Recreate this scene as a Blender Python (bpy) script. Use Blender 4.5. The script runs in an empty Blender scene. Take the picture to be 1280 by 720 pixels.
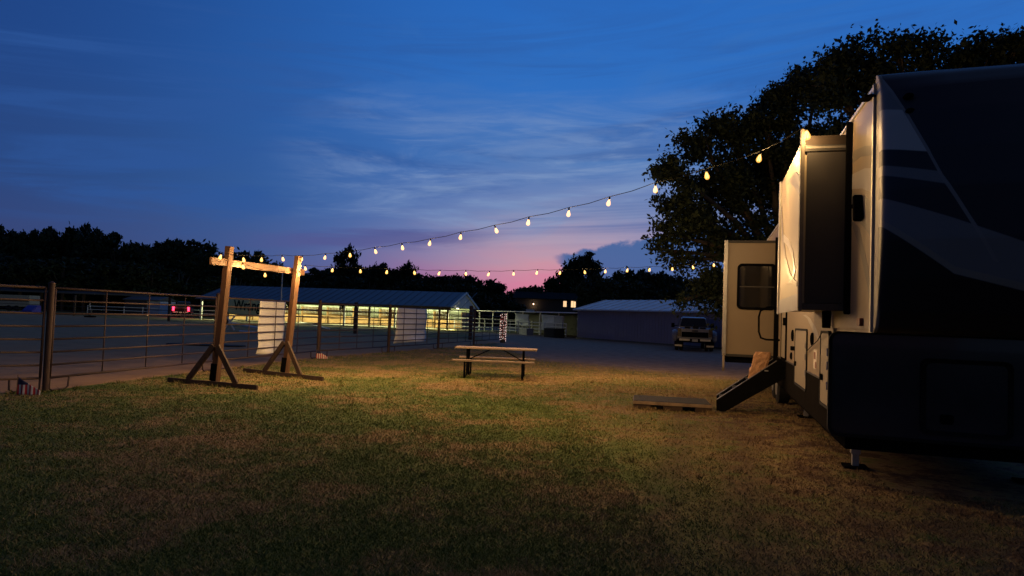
import bpy, bmesh, math, random
import numpy as np
from mathutils import Vector, Matrix
R = math.radians
random.seed(7); rng = np.random.default_rng(11)
sc = bpy.context.scene
col = sc.collection

# ------------------------------------------------------------------ camera
PITCH, ROLL, FOC, EYE = R(2.4), R(2.1), 853.0, 1.6
_w = Vector((0, math.cos(PITCH), math.sin(PITCH))); _r0 = Vector((1, 0, 0)); _u0 = _r0.cross(_w)
_r = _r0*math.cos(ROLL) + _u0*math.sin(ROLL); _u = _u0*math.cos(ROLL) - _r0*math.sin(ROLL)
cam = bpy.data.objects.new('camera', bpy.data.cameras.new('camera')); col.objects.link(cam)
cam.data.sensor_width = 36; cam.data.lens = 36*FOC/1280; cam.data.clip_end = 4000; cam.data.clip_start = 0.05
M = Matrix((_r, _u, -_w)).transposed().to_4x4(); M.translation = (0, 0, EYE)
cam.matrix_world = M
sc.camera = cam
def at(px, py, Y):
    d = _w*FOC + _r*(px-640) - _u*(py-360); d = d/d.y
    return Vector((0, 0, EYE)) + d*Y
def gnd(px, py, z=0.0):
    d = _w*FOC + _r*(px-640) - _u*(py-360)
    return Vector((0, 0, EYE)) + d*((z-EYE)/d.z)

# ------------------------------------------------------------------ node helper
class NT:
    def __init__(s, nt): s.nt = nt
    def n(s, t, **kw):
        x = s.nt.nodes.new(t)
        for k, v in kw.items(): setattr(x, k, v)
        return x
    def put(s, sock, v):
        if hasattr(v, 'is_output') or isinstance(v, bpy.types.NodeSocket): s.nt.links.new(v, sock)
        elif v is not None:
            if isinstance(v, (tuple, list)) and len(v) == 3 and sock.type == 'RGBA': v = (*v, 1)
            sock.default_value = v
    def m(s, op, a, b=None, c=None, clamp=False):
        x = s.n('ShaderNodeMath', operation=op, use_clamp=clamp)
        s.put(x.inputs[0], a)
        if b is not None: s.put(x.inputs[1], b)
        if c is not None: s.put(x.inputs[2], c)
        return x.outputs[0]
    def add(s, a, b): return s.m('ADD', a, b)
    def sub(s, a, b): return s.m('SUBTRACT', a, b)
    def mul(s, a, b): return s.m('MULTIPLY', a, b)
    def ss(s, v, lo, hi):           # smoothstep
        x = s.n('ShaderNodeMapRange', interpolation_type='SMOOTHSTEP')
        s.put(x.inputs[0], v); s.put(x.inputs[1], lo); s.put(x.inputs[2], hi)
        return x.outputs[0]
    def mix(s, f, a, b, mode='MIX'):
        x = s.n('ShaderNodeMix', data_type='RGBA', blend_type=mode)
        s.put(x.inputs[0], f); s.put(x.inputs[6], a); s.put(x.inputs[7], b)
        return x.outputs[2]
    def xyz(s, x, y, z):
        c = s.n('ShaderNodeCombineXYZ')
        s.put(c.inputs[0], x); s.put(c.inputs[1], y); s.put(c.inputs[2], z); return c.outputs[0]
    def noise(s, vec, scale, detail=4, rough=0.55, dist=0.0):
        x = s.n('ShaderNodeTexNoise')
        if vec is not None: s.put(x.inputs['Vector'], vec)
        x.inputs['Scale'].default_value = scale; x.inputs['Detail'].default_value = detail
        x.inputs['Roughness'].default_value = rough; x.inputs['Distortion'].default_value = dist
        return x.outputs['Fac']
    def ramp(s, f, stops, interp='LINEAR'):
        x = s.n('ShaderNodeValToRGB'); x.color_ramp.interpolation = interp
        e = x.color_ramp.elements
        while len(e) < len(stops): e.new(0.5)
        for q, (p, c) in zip(e, stops): q.position = p; q.color = (*c, 1)
        s.put(x.inputs[0], f); return x.outputs[0]

# ------------------------------------------------------------------ world: dusk sky
sc.world = bpy.data.worlds.new('World'); sc.world.use_nodes = True
wt = sc.world.node_tree; wt.nodes.clear(); N = NT(wt)
tc = N.n('ShaderNodeTexCoord'); sx = N.n('ShaderNodeSeparateXYZ'); wt.links.new(tc.outputs['Generated'], sx.inputs[0])
vx, vy, vz = sx.outputs
az = N.mul(N.m('ARCTAN2', vx, vy), 57.2958)
el = N.mul(N.m('ARCSINE', vz), 57.2958)
warp = N.noise(N.xyz(N.mul(az, .05), N.mul(el, .16), 3.0), 1.0, 5, .6, .6)
elw = N.add(el, N.mul(N.sub(warp, .5), 5.0))
t = N.m('DIVIDE', elw, 60.0, clamp=True)
base = N.ramp(t, [(0.0, (.085, .140, .36)), (.07, (.066, .148, .40)), (.15, (.040, .155, .46)), (.30, (.027, .152, .52)), (.45, (.020, .135, .50)), (1.0, (.042, .074, .17))])
glow = N.ramp(t, [(0.0, (.70, .19, .27)), (.05, (.66, .22, .34)), (.073, (.58, .29, .37)), (.107, (.42, .32, .44)), (.15, (.21, .26, .46)), (.217, (.075, .185, .46)), (.317, (.028, .155, .52)), (.45, (.020, .135, .50)), (1.0, (.042, .074, .17))])
ga = N.sub(az, 3.0); ga = N.m('DIVIDE', ga, N.add(12.2, N.mul(N.ss(ga, -3.0, 3.0), 10.5)))
gmask = N.m('EXPONENT', N.mul(N.mul(ga, ga), -1.0))
sky = N.mix(gmask, base, glow)
# darker, more violet towards the left; paler blue to the right
lfac = N.ss(az, -42.0, 4.0)
sky = N.mix(N.sub(1.0, lfac), sky, (.52, .38, .44), 'MULTIPLY')
# thin streaky clouds
band = N.noise(N.xyz(N.mul(az, .030), N.mul(N.sub(el, N.mul(az, .06)), .32), 0.0), 1.0, 7, .62, 1.2)
fine = N.noise(N.xyz(N.mul(az, .07), N.mul(N.sub(el, N.mul(az, .04)), .6), 8.0), 1.0, 7, .62, .9)
streak = N.noise(N.xyz(N.mul(az, .060), N.mul(N.sub(el, N.mul(az, .05)), .34), 5.0), 1.0, 8, .60, 1.0)
reg = N.mul(N.mul(N.ss(el, 5.5, 8.5), N.sub(1.0, N.ss(el, 13.0, 20.0))), N.mul(N.ss(az, -22.0, -6.0), N.sub(1.0, N.ss(az, 18.0, 34.0))))
dark = N.mul(N.ss(band, .46, .66), N.mul(N.ss(el, 4.5, 8.0), N.sub(1.0, N.ss(el, 16.0, 30.0))))
sky = N.mix(N.mul(dark, .62), sky, (.025, .092, .32))
soft = N.mul(N.ss(streak, .42, .66), reg)
sky = N.mix(N.mul(soft, .55), sky, (.155, .255, .50))
lite = N.mul(N.mul(N.ss(fine, .44, .68), reg), N.ss(streak, .36, .56))
sky = N.mix(N.mul(lite, .42), sky, (.27, .375, .58))
wisp = N.mul(N.mul(N.ss(streak, .50, .72), N.ss(el, 15.0, 19.0)), N.ss(az, -26.0, 0.0))
sky = N.mix(N.mul(wisp, .35), sky, (.045, .16, .45))
# violet bar low on the left of the glow
bar = N.mul(N.sub(1.0, N.ss(N.m('ABSOLUTE', N.sub(N.add(el, N.mul(N.sub(fine, .5), 2.2)), N.add(6.5, N.mul(az, .05)))), .15, .95)), N.mul(N.ss(az, -24.0, -15.0), N.sub(1.0, N.ss(az, -7.0, 0.0))))
sky = N.mix(N.mul(bar, .65), sky, (.085, .085, .26))
# dark blue cloud bank low on the right
edge = N.noise(N.xyz(N.mul(az, .55), N.mul(el, .8), 2.0), 1.0, 6, .6)
topc = N.add(N.add(5.35, N.mul(N.sub(az, 3.5), .20)), N.mul(N.sub(edge, .5), 1.6))
lowc = N.add(N.add(4.9, N.mul(N.sub(az, 3.5), -.9)), N.mul(N.sub(edge, .5), 1.6))
bank = N.mul(N.mul(N.sub(1.0, N.ss(N.sub(el, topc), -.30, .12)), N.ss(N.sub(el, lowc), -.2, .3)), N.ss(az, 3.0, 4.6))
sky = N.mix(N.mul(bank, .95), sky, (.050, .122, .325))
# the eastern half of the sky, behind the camera, is already night
back = N.ss(vy, -.55, .35)
sky = N.mix(N.sub(1.0, back), sky, (1.0, .62, .40), 'MULTIPLY')
bg = N.n('ShaderNodeBackground'); N.put(bg.inputs[0], sky); bg.inputs[1].default_value = 1.0
# a trace of twilight from the physical sky
ns = N.n('ShaderNodeTexSky', sky_type='NISHITA'); ns.sun_disc = False; ns.sun_elevation = R(-4.0); ns.sun_rotation = R(2)
bg2 = N.n('ShaderNodeBackground'); N.put(bg2.inputs[0], ns.outputs[0]); bg2.inputs[1].default_value = .02
ad = N.n('ShaderNodeAddShader'); wt.links.new(bg.outputs[0], ad.inputs[0]); wt.links.new(bg2.outputs[0], ad.inputs[1])
wo = N.n('ShaderNodeOutputWorld'); wt.links.new(ad.outputs[0], wo.inputs[0])

vs = sc.view_settings
vs.view_transform = 'Standard'; vs.look = 'None'; vs.exposure = 0.0; vs.gamma = 1.0; vs.use_curve_mapping = False
sc.cycles.use_denoising = True
sc.cycles.max_bounces = 6; sc.cycles.transparent_max_bounces = 12
sc.cycles.sample_clamp_indirect = 3.0
sc.cycles.caustics_reflective = False; sc.cycles.caustics_refractive = False
BULB_W, BARN_W = 82.0, 190.0

# ------------------------------------------------------------------ materials
MATS = {}
def mat(name, c, rough=.6, metal=0.0, var=.25, scale=6.0, bump=0.0, bscale=40.0, spec=.5, stretch=None, coat=0.0, c2=None, trans=0.0):
    if name in MATS: return MATS[name]
    m = bpy.data.materials.new(name); m.use_nodes = True; n = NT(m.node_tree)
    b = m.node_tree.nodes['Principled BSDF']
    tcn = n.n('ShaderNodeTexCoord'); v = tcn.outputs['Object']
    if stretch:
        mp = n.n('ShaderNodeMapping'); n.put(mp.inputs[0], v); mp.inputs['Scale'].default_value = stretch; v = mp.outputs[0]
    f = n.noise(v, scale, 6, .6)
    lo = tuple(x*(1-var) for x in c); hi = c2 if c2 else tuple(min(1, x*(1+var)) for x in c)
    cc = n.ramp(f, [(.3, lo), (.7, hi)])
    n.put(b.inputs['Base Color'], cc)
    n.put(b.inputs['Roughness'], n.add(rough-.06, n.mul(f, .12)))
    b.inputs['Metallic'].default_value = metal
    b.inputs['Specular IOR Level'].default_value = spec
    b.inputs['Coat Weight'].default_value = coat
    if bump:
        bn = n.n('ShaderNodeBump'); bn.inputs['Strength'].default_value = bump; bn.inputs['Distance'].default_value = .02
        n.put(bn.inputs['Height'], n.noise(v, bscale, 5, .6)); n.put(b.inputs['Normal'], bn.outputs[0])
    MATS[name] = m; return m
def emit(name, c, s):
    if name in MATS: return MATS[name]
    m = bpy.data.materials.new(name); m.use_nodes = True; m.node_tree.nodes.clear(); n = NT(m.node_tree)
    e = n.n('ShaderNodeEmission'); n.put(e.inputs[0], c); e.inputs[1].default_value = s
    o = n.n('ShaderNodeOutputMaterial'); m.node_tree.links.new(e.outputs[0], o.inputs[0])
    MATS[name] = m; return m

WOOD = mat('weathered_orange_lumber', (.085, .037, .015), .75, var=.4, scale=3, stretch=(9, 9, 1.0), bump=.35, bscale=14)
WOODDARK = mat('old_dark_lumber', (.050, .028, .017), .8, var=.4, scale=3, stretch=(4, 4, 4), bump=.35, bscale=18)
TABLEWOOD = mat('table_plank', (.20, .145, .105), .6, var=.22, scale=2.5, stretch=(1, 12, 12), bump=.2, bscale=10)
RUST = mat('rusty_pipe', (.046, .024, .018), .7, metal=.1, var=.3, scale=3, bump=.06, bscale=30)
BLACKM = mat('black_powder_coat', (.006, .006, .0065), .65, var=.2, spec=0.0)
BLACKR = mat('black_rubber', (.014, .014, .014), .85, var=.3, bump=.2, spec=.25)
SHEET = mat('white_vinyl_sheet', (.74, .73, .71), .6, var=.07, scale=2.5, bump=.3, bscale=5)
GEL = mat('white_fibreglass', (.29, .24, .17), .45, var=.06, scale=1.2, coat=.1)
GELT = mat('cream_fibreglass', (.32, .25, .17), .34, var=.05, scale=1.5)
SKIRT = mat('charcoal_skirt', (.013, .0115, .011), .75, var=.12, scale=3, spec=0.0)
GREYG = mat('grey_vinyl_graphic', (.19, .165, .135), .35, var=.08)
PALEG = mat('silver_vinyl_graphic', (.46, .43, .38), .3, var=.06)
NAVY = mat('navy_gloss_panel', (.022, .026, .042), .14, var=.25, scale=1.7, coat=.3)
CHROME = mat('bright_trim', (.40, .38, .35), .45, metal=.5, var=.1)
ALU = mat('aluminium', (.45, .45, .45), .4, metal=.7, var=.15)
DKGREY = mat('dark_grey_panel', (.042, .039, .040), .6, var=.08, scale=2, spec=.2)
DKTRIM = mat('dark_trim', (.035, .033, .032), .5, var=.15)
ROOFW = mat('roof_membrane', (.55, .52, .46), .6, var=.08)
REDL = mat('red_lens', (.10, .006, .005), .4, var=.1)
PAPER = mat('brown_kraft_paper', (.48, .27, .15), .8, var=.25, scale=9, bump=.8, bscale=14)
MATB = mat('black_ribbed_mat', (.022, .02, .02), .85, var=.35, scale=8, bump=.4, bscale=90, spec=.15)
TRUCKW = mat('white_truck_paint', (.14, .15, .20), .3, var=.05, coat=.4)
DARKP = mat('dark_truck_paint', (.02, .022, .03), .3, var=.1)
GLASSD = mat('dark_glass', (.008, .009, .011), .06, var=.1, spec=.6)
SHEDW = mat('blue_metal_wall', (.155, .16, .25), .65, var=.08, scale=.8)
SHEDR = mat('pale_metal_roof', (.82, .78, .74), .5, metal=.0, var=.16, scale=1.2)
BARNR = mat('dark_metal_roof', (.075, .072, .076), .5, var=.1, scale=.6)
BARNW = mat('barn_pale_wall', (.56, .62, .42), .8, var=.2, scale=1.2)
STALL = mat('stall_boards', (.40, .23, .10), .75, var=.4, scale=2, stretch=(1, 1, 6), bump=.3)
GABLE = mat('white_gable_siding', (.62, .62, .60), .6, var=.08, scale=3)
WHITEP = mat('white_pipe', (.62, .62, .60), .5, var=.1)
TARP = mat('grey_white_tarp', (.42, .43, .47), .7, var=.18, scale=2.0, bump=.4, bscale=3)
BLUET = mat('blue_tarp', (.035, .04, .30), .55, var=.2, scale=3)
BARK = mat('bark', (.06, .045, .032), .9, var=.4, scale=5, bump=.6, bscale=12)
HOUSEW = mat('house_siding', (.03, .028, .028), .8, var=.1)

# ------------------------------------------------------------------ mesh builder
class MB:
    def __init__(s): s.v = []; s.f = []
    def quadbox(s, c8):
        k = len(s.v); s.v += [tuple(p) for p in c8]
        for f in ((0, 3, 2, 1), (4, 5, 6, 7), (0, 1, 5, 4), (1, 2, 6, 5), (2, 3, 7, 6), (3, 0, 4, 7)): s.f.append([k+i for i in f])
        return s
    def box(s, x0, x1, y0, y1, z0, z1):
        return s.quadbox([(x0, y0, z0), (x1, y0, z0), (x1, y1, z0), (x0, y1, z0), (x0, y0, z1), (x1, y0, z1), (x1, y1, z1), (x0, y1, z1)])
    def bar(s, p, q, w, h=None, up=(0, 0, 1)):
        p, q = Vector(p), Vector(q); h = h or w; d = (q-p).normalized(); up = Vector(up)
        if abs(d.dot(up)) > .98: up = Vector((0, 1, 0))
        a = d.cross(up).normalized()*w/2; b = a.cross(d).normalized()*h/2
        return s.quadbox([p-a-b, p+a-b, q+a-b, q-a-b, p-a+b, p+a+b, q+a+b, q-a+b])
    def tube(s, pts, r, n=8):
        pts = [Vector(p) for p in pts]; k = len(s.v); m = len(pts)
        rs = r if isinstance(r, (list, tuple)) else [r]*m
        prev = None
        for i, p in enumerate(pts):
            d = (pts[min(i+1, m-1)]-pts[max(i-1, 0)]).normalized()
            if prev is None:
                up = Vector((0, 0, 1)) if abs(d.z) < .9 else Vector((1, 0, 0)); a = d.cross(up).normalized()
            else:
                a = (prev - d*prev.dot(d)).normalized()
            prev = a; b = d.cross(a)
            for j in range(n):
                t = 2*math.pi*j/n; s.v.append(tuple(p + (a*math.cos(t)+b*math.sin(t))*rs[i]))
        for i in range(m-1):
            for j in range(n):
                s.f.append([k+i*n+j, k+i*n+(j+1) % n, k+(i+1)*n+(j+1) % n, k+(i+1)*n+j])
        s.f.append([k+j for j in range(n)][::-1]); s.f.append([k+(m-1)*n+j for j in range(n)])
        return s
    def lathe(s, prof, c=(0, 0, 0), n=14):
        return s.tube([(c[0], c[1], c[2]+z) for r, z in prof], [max(r, .0005) for r, z in prof], n)
    def prism(s, poly, f0, f1):
        """poly of 2-D points; f0, f1 map a 2-D point to the two 3-D faces"""
        k = len(s.v); n = len(poly)
        s.v += [tuple(f0(p)) for p in poly] + [tuple(f1(p)) for p in poly]
        s.f.append([k+i for i in range(n)][::-1]); s.f.append([k+n+i for i in range(n)])
        for i in range(n): j = (i+1) % n; s.f.append([k+i, k+j, k+n+j, k+n+i])
        return s
    def px(s, poly, x0, x1): return s.prism(poly, lambda p: (x0, p[0], p[1]), lambda p: (x1, p[0], p[1]))   # poly (y,z)
    def py(s, poly, y0, y1): return s.prism(poly, lambda p: (p[0], y0, p[1]), lambda p: (p[0], y1, p[1]))   # poly (x,z)
    def pz(s, poly, z0, z1): return s.prism(poly, lambda p: (p[0], p[1], z0), lambda p: (p[0], p[1], z1))
    def grid(s, P):
        k = len(s.v); a = len(P); b = len(P[0])
        for row in P: s.v += [tuple(p) for p in row]
        for i in range(a-1):
            for j in range(b-1): s.f.append([k+i*b+j, k+i*b+j+1, k+(i+1)*b+j+1, k+(i+1)*b+j])
        return s
    def build(s, name, m, parent=None, bevel=0.0, smooth=False, loc=None, rz=0.0, seg=2, solid=0.0):
        me = bpy.data.meshes.new(name); me.from_pydata(s.v, [], s.f)
        bm = bmesh.new(); bm.from_mesh(me); bmesh.ops.recalc_face_normals(bm, faces=bm.faces)
        if solid: bmesh.ops.solidify(bm, geom=bm.faces[:], thickness=solid)
        if bevel: bmesh.ops.bevel(bm, geom=bm.edges[:], offset=bevel, segments=seg, affect='EDGES', clamp_overlap=True)
        bm.to_mesh(me); bm.free()
        if smooth: me.polygons.foreach_set('use_smooth', [True]*len(me.polygons))
        me.materials.append(m)
        o = bpy.data.objects.new(name, me); col.objects.link(o)
        if parent: o.parent = parent
        if loc is not None: o.location = loc
        o.rotation_euler.z = rz
        return o
def tag(o, label=None, cat=None, group=None, kind=None):
    if label: o['label'] = label
    if cat: o['category'] = cat
    if group: o['group'] = group
    if kind: o['kind'] = kind
    return o
def empty(name, loc, label, cat, rz=0.0, group=None):
    o = bpy.data.objects.new(name, None); col.objects.link(o); o.location = loc; o.rotation_euler.z = rz
    o.empty_display_size = .2
    return tag(o, label, cat, group)
def copy_tree(o, parent=None):
    c = o.copy(); col.objects.link(c)
    if parent: c.parent = parent
    for ch in list(o.children): copy_tree(ch, c)
    return c
def rrect(x0, x1, z0, z1, r, n=5):
    P = []
    for cx, cz, a0 in ((x1-r, z1-r, 0), (x0+r, z1-r, 90), (x0+r, z0+r, 180), (x1-r, z0+r, 270)):
        for i in range(n+1):
            a = R(a0+90*i/n); P.append((cx+r*math.cos(a), cz+r*math.sin(a)))
    return P
def ring_px(mb, out, inn, x0, x1):
    """frame between two loops of equal length, in the y-z plane, thickness along x"""
    k = len(mb.v); n = len(out)
    for x in (x0, x1):
        mb.v += [(x, p[0], p[1]) for p in out] + [(x, p[0], p[1]) for p in inn]
    for i in range(n):
        j = (i+1) % n
        mb.f += [[k+i, k+j, k+n+j, k+n+i], [k+2*n+i, k+3*n+i, k+3*n+j, k+2*n+j], [k+i, k+2*n+i, k+2*n+j, k+j], [k+n+i, k+n+j, k+3*n+j, k+3*n+i]]
    return mb
def swap_xy(mb): mb.v = [(p[1], p[0], p[2]) for p in mb.v]; return mb
def point_light(name, loc, power, c, radius, parent=None):
    l = bpy.data.lights.new(name, 'POINT'); l.energy = power; l.color = c; l.shadow_soft_size = radius
    o = bpy.data.objects.new(name, l); col.objects.link(o); o.location = loc
    if parent: o.parent = parent
    return o

# ================================================================== GROUND
gm = bpy.data.materials.new('lawn_and_gravel'); gm.use_nodes = True; n = NT(gm.node_tree); b = gm.node_tree.nodes['Principled BSDF']
P = n.n('ShaderNodeTexCoord').outputs['Object']; s3 = n.n('ShaderNodeSeparateXYZ'); n.put(s3.inputs[0], P); X, Y, _ = s3.outputs
big = n.noise(P, .45, 6, .62); mid = n.noise(P, 2.2, 6, .65); sml = n.noise(P, 16, 6, .7); edge = n.noise(P, .5, 6, .65)
fa = n.sub(n.add(Y, X), 26.6)                                   # lawn ends along this line at the lot
fb = n.mul(n.add(n.sub(X, 1.3), n.mul(n.sub(Y, 24.0), .14)), 5.0)
lawn = n.sub(1.0, n.ss(n.add(n.m('MINIMUM', fa, fb), n.mul(n.sub(edge, .5), 9.0)), -2.2, 2.2))
green = n.mix(n.ss(mid, .3, .7), (.060, .090, .018), (.095, .128, .030))
dry = n.mix(sml, (.17, .112, .052), (.27, .185, .09))
dmask = n.ss(n.add(big, n.mul(n.sub(mid, .5), .55)), .44, .66)
worn = n.mul(n.ss(n.add(X, n.mul(n.sub(n.noise(P, .28, 5, .6), .5), 7.0)), .2, 4.2), n.sub(1.0, n.ss(Y, 15.0, 19.0)))    # tracked bare strip beside the camper
dmask = n.m('MINIMUM', n.add(dmask, n.mul(n.ss(Y, 13.0, 18.0), .35)), 1.0)
dmask = n.m('MAXIMUM', dmask, n.mul(worn, n.ss(mid, .25, .55)))
dirt = n.mix(sml, (.045, .026, .015), (.095, .055, .032))
g = n.mix(dmask, green, dry); g = n.mix(n.mul(worn, n.ss(n.add(mid, n.mul(n.sub(sml, .5), .5)), .44, .60)), g, dirt)  # bare dirt on the worn strip, mixed in heavier to paint the foreground dimmer
la = n.sub(n.mul(n.sub(X, 3.5), .9583), n.mul(n.sub(Y, 7.4), .2857))
for off, wd_ in ((-.95, .24), (-1.62, .22)):
    tk = n.sub(1.0, n.ss(n.add(n.m('ABSOLUTE', n.sub(la, off)), n.mul(n.sub(mid, .5), 1.1)), wd_*.3, wd_*1.8)); tk = n.mul(tk, n.mul(n.sub(1.0, n.ss(Y, 10.5, 13.0)), n.ss(mid, .28, .5)))
    g = n.mix(n.mul(tk, .6), g, n.mix(sml, (.030, .016, .010), (.070, .040, .025)))
grav = n.mix(n.ss(mid, .3, .7), (.24, .165, .11), (.40, .285, .20)); grav = n.mix(n.mul(sml, .5), grav, (.12, .092, .072))
n.put(b.inputs['Base Color'], n.mix(lawn, grav, g)); b.inputs['Roughness'].default_value = .95; b.inputs['Specular IOR Level'].default_value = .15
bn = n.n('ShaderNodeBump'); bn.inputs['Strength'].default_value = .9; bn.inputs['Distance'].default_value = .05
n.put(bn.inputs['Height'], n.add(n.mul(n.noise(P, 22, 6, .7), .5), n.noise(P, 3.0, 4, .6))); n.put(b.inputs['Normal'], bn.outputs[0])
tag(MB().grid([[(-900, -60, 0), (900, -60, 0)], [(-900, 1500, 0), (900, 1500, 0)]]).build('ground', gm), kind='structure')
ARENA = mat('raked_arena_dirt', (.33, .205, .105), .95, var=.22, scale=.9, bump=.6, bscale=5, spec=.1)
FENCE = [(-11.5, 8.9), (-8.02, 11.9), (-7.3, 17.0), (-6.32, 22.6), (-4.78, 27.0), (-3.3, 31.5), (-1.92, 36.2), (-.45, 41.5)]
FAR = [(-2.6, 44.5), (-10.9, 48), (-22.9, 55.2), (-31.5, 63), (-46, 72), (-62, 80)]
ap = FENCE + [FAR[0]] + FAR[1:] + [(-80, 60), (-60, 5), (-20, -10)]
tag(MB().pz([(x-.12, y) for x, y in ap], .001, .005).build('arena_dirt', ARENA), kind='structure')

# grass blades
def inside_lawn(x, y):
    fx = np.array([p[0] for p in FENCE]); fy = np.array([p[1] for p in FENCE])
    lim = np.interp(y, fy, fx) + .02
    lim = np.where(y < 8.9, -14.0, lim)
    return (x > lim) & ((y + x - 26.4 < rng.normal(0, 1.2, x.shape)) | ((x < 1.2-.14*(y-24)+rng.normal(0, .25, x.shape)) & (y < 39)))
def make_grass(nb):
    d = 2.3*(32/2.3)**rng.random(nb); a = R(-42)+R(84)*rng.random(nb)
    x = d*np.sin(a); y = d*np.cos(a)
    # patchy: fewer blades on the worn strip and in bare spots
    patch = np.sin(x*1.7+np.sin(y*1.1)*1.5)*np.sin(y*1.3+np.cos(x*.9)*1.7)
    keep = inside_lawn(x, y) & (rng.random(nb) < .85) & ~((x > 1.2) & (y < 15) & (rng.random(nb) < .45))
    rx = (x-3.5)*.9583-(y-7.4)*.2857; ry = (x-3.5)*.2857+(y-7.4)*.9583
    trk = ((np.abs(rx+.95) < .26) | (np.abs(rx+1.62) < .24)) & (y < 12); keep &= ~(trk & (rng.random(nb) < .38))
    keep &= ~((rx > .5) & (ry > -.3))
    x, y, d = x[keep], y[keep], d[keep]; tall = np.ones(len(x))
    tx, ty = [], []                                               # taller tufts: by the fence, the timber feet and here and there
    for i in range(len(FENCE)-1):
        t_ = rng.random(26); tx += list(FENCE[i][0]+(FENCE[i+1][0]-FENCE[i][0])*t_+rng.normal(.06, .06, 26)); ty += list(FENCE[i][1]+(FENCE[i+1][1]-FENCE[i][1])*t_)
    for bx_, by_ in ((-6.5, 14.0), (-5.4, 13.6), (-5.9, 13.7), (-5.9, 16.5), (-4.7, 15.8), (-5.3, 16.15), (2.5, 12.4), (3.6, 12.2), (-1.1, 17.4), (.35, 17.3)):
        tx += list(bx_+rng.normal(0, .16, 9)); ty += list(by_+rng.normal(0, .08, 9))
    rt = rng.random(260); tx += list(np.interp(rt, [0, 1], [-6, 3.0])); ty += list(3+rng.random(260)**.8*15)
    tx, ty = np.repeat(np.array(tx), 16)+rng.normal(0, .030, 16*len(tx)), np.repeat(np.array(ty), 16)+rng.normal(0, .030, 16*len(ty))
    ok = inside_lawn(tx, ty); tx, ty = tx[ok], ty[ok]
    x = np.concatenate([x, tx]); y = np.concatenate([y, ty]); d = np.concatenate([d, np.hypot(tx, ty)]); tall = np.concatenate([tall, 2.6*np.ones(len(tx))]); k = len(x)
    h = tall*(.012+.022*rng.random(k)**1.5); w = .0020+.00040*d
    th = rng.random(k)*6.283; bx, by = np.cos(th)*w, np.sin(th)*w
    ln = rng.normal(0, .8, (k, 2))*h[:, None]
    V = np.empty((k, 3, 3), np.float32)
    V[:, 0] = np.c_[x-bx, y-by, np.zeros(k)]; V[:, 1] = np.c_[x+bx, y+by, np.zeros(k)]; V[:, 2] = np.c_[x+ln[:, 0], y+ln[:, 1], h]
    me = bpy.data.meshes.new('lawn_grass'); me.vertices.add(k*3); me.vertices.foreach_set('co', V.ravel())
    me.loops.add(k*3); me.loops.foreach_set('vertex_index', np.arange(k*3, dtype=np.int32))
    me.polygons.add(k); me.polygons.foreach_set('loop_start', np.arange(0, k*3, 3, dtype=np.int32))
    me.update(); me.validate()
    return me
gr = bpy.data.materials.new('grass_blade'); gr.use_nodes = True; n = NT(gr.node_tree); b = gr.node_tree.nodes['Principled BSDF']
geo = n.n('ShaderNodeNewGeometry'); P = geo.outputs['Position']; rnd = geo.outputs['Random Per Island']
big = n.noise(P, .45, 6, .62); mid = n.noise(P, 2.2, 6, .65)
s3 = n.n('ShaderNodeSeparateXYZ'); n.put(s3.inputs[0], P)
wn = n.mul(n.ss(n.add(s3.outputs[0], n.mul(n.sub(n.noise(P, .28, 5, .6), .5), 7.0)), .0, 4.5), .17); wn = n.add(wn, n.mul(n.ss(s3.outputs[1], 12.5, 17.0), .085))
dm = n.ss(n.add(n.add(big, n.mul(n.sub(rnd, .5), .25)), n.add(wn, n.mul(n.sub(mid, .5), .6))), .45, .67)
cc = n.mix(dm, n.mix(rnd, (.074, .108, .020), (.110, .150, .034)), n.mix(rnd, (.23, .158, .070), (.32, .225, .105)))
cc = n.mix(n.mul(n.ss(n.add(s3.outputs[0], n.mul(n.sub(n.noise(P, .28, 5, .6), .5), 7.0)), .0, 4.5), n.mul(n.sub(1.0, n.ss(s3.outputs[1], 9.0, 15.0)), n.ss(mid, .3, .6))), cc, n.mix(rnd, (.070, .038, .020), (.15, .092, .048)))  # worn brown blades, also darkened in colour to stand in for bulb-light fall-off
n.put(b.inputs['Base Color'], cc); b.inputs['Roughness'].default_value = .8; b.inputs['Specular IOR Level'].default_value = .2
me = make_grass(800000); me.materials.append(gr)
go = bpy.data.objects.new('lawn_grass', me); col.objects.link(go)
tag(go, 'short mown lawn grass with dry brown patches', 'grass', kind='stuff')

# ================================================================== CAMPER (fifth wheel)
rv = empty('fifth_wheel_camper', (3.5, 7.4, 0), 'large cream and navy fifth wheel camper with slide-outs open', 'camper', rz=math.atan2(-.2857, .9583))
W = 2.45
side = [(0, .47), (0, 1.575), (-1.88, 1.575), (-1.9, 3.66), (4, 3.74), (11.0, 3.82), (12.1, 3.80), (12.45, 3.45), (12.5, .47)]
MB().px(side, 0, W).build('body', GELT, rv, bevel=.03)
MB().px([(-1.86, 3.655), (4, 3.735), (11.0, 3.815), (11.0, 3.87), (4, 3.79), (-1.86, 3.71)], .05, W-.05).build('roof', ROOFW, rv, bevel=.02)
MB().px([(-1.86, 3.60), (11.5, 3.765), (11.5, 3.795), (-1.86, 3.63)], -.016, .004).build('roof_rail', ALU, rv)
MB().box(-.007, .004, .02, 12.4, .46, 1.0).build('skirt', SKIRT, rv)
MB().box(-.012, .004, .02, 12.4, .985, 1.005).build('skirt_moulding', DKTRIM, rv)
MB().box(.15, W-.15, .12, 12.3, .30, .465).build('chassis', BLACKM, rv)
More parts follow.
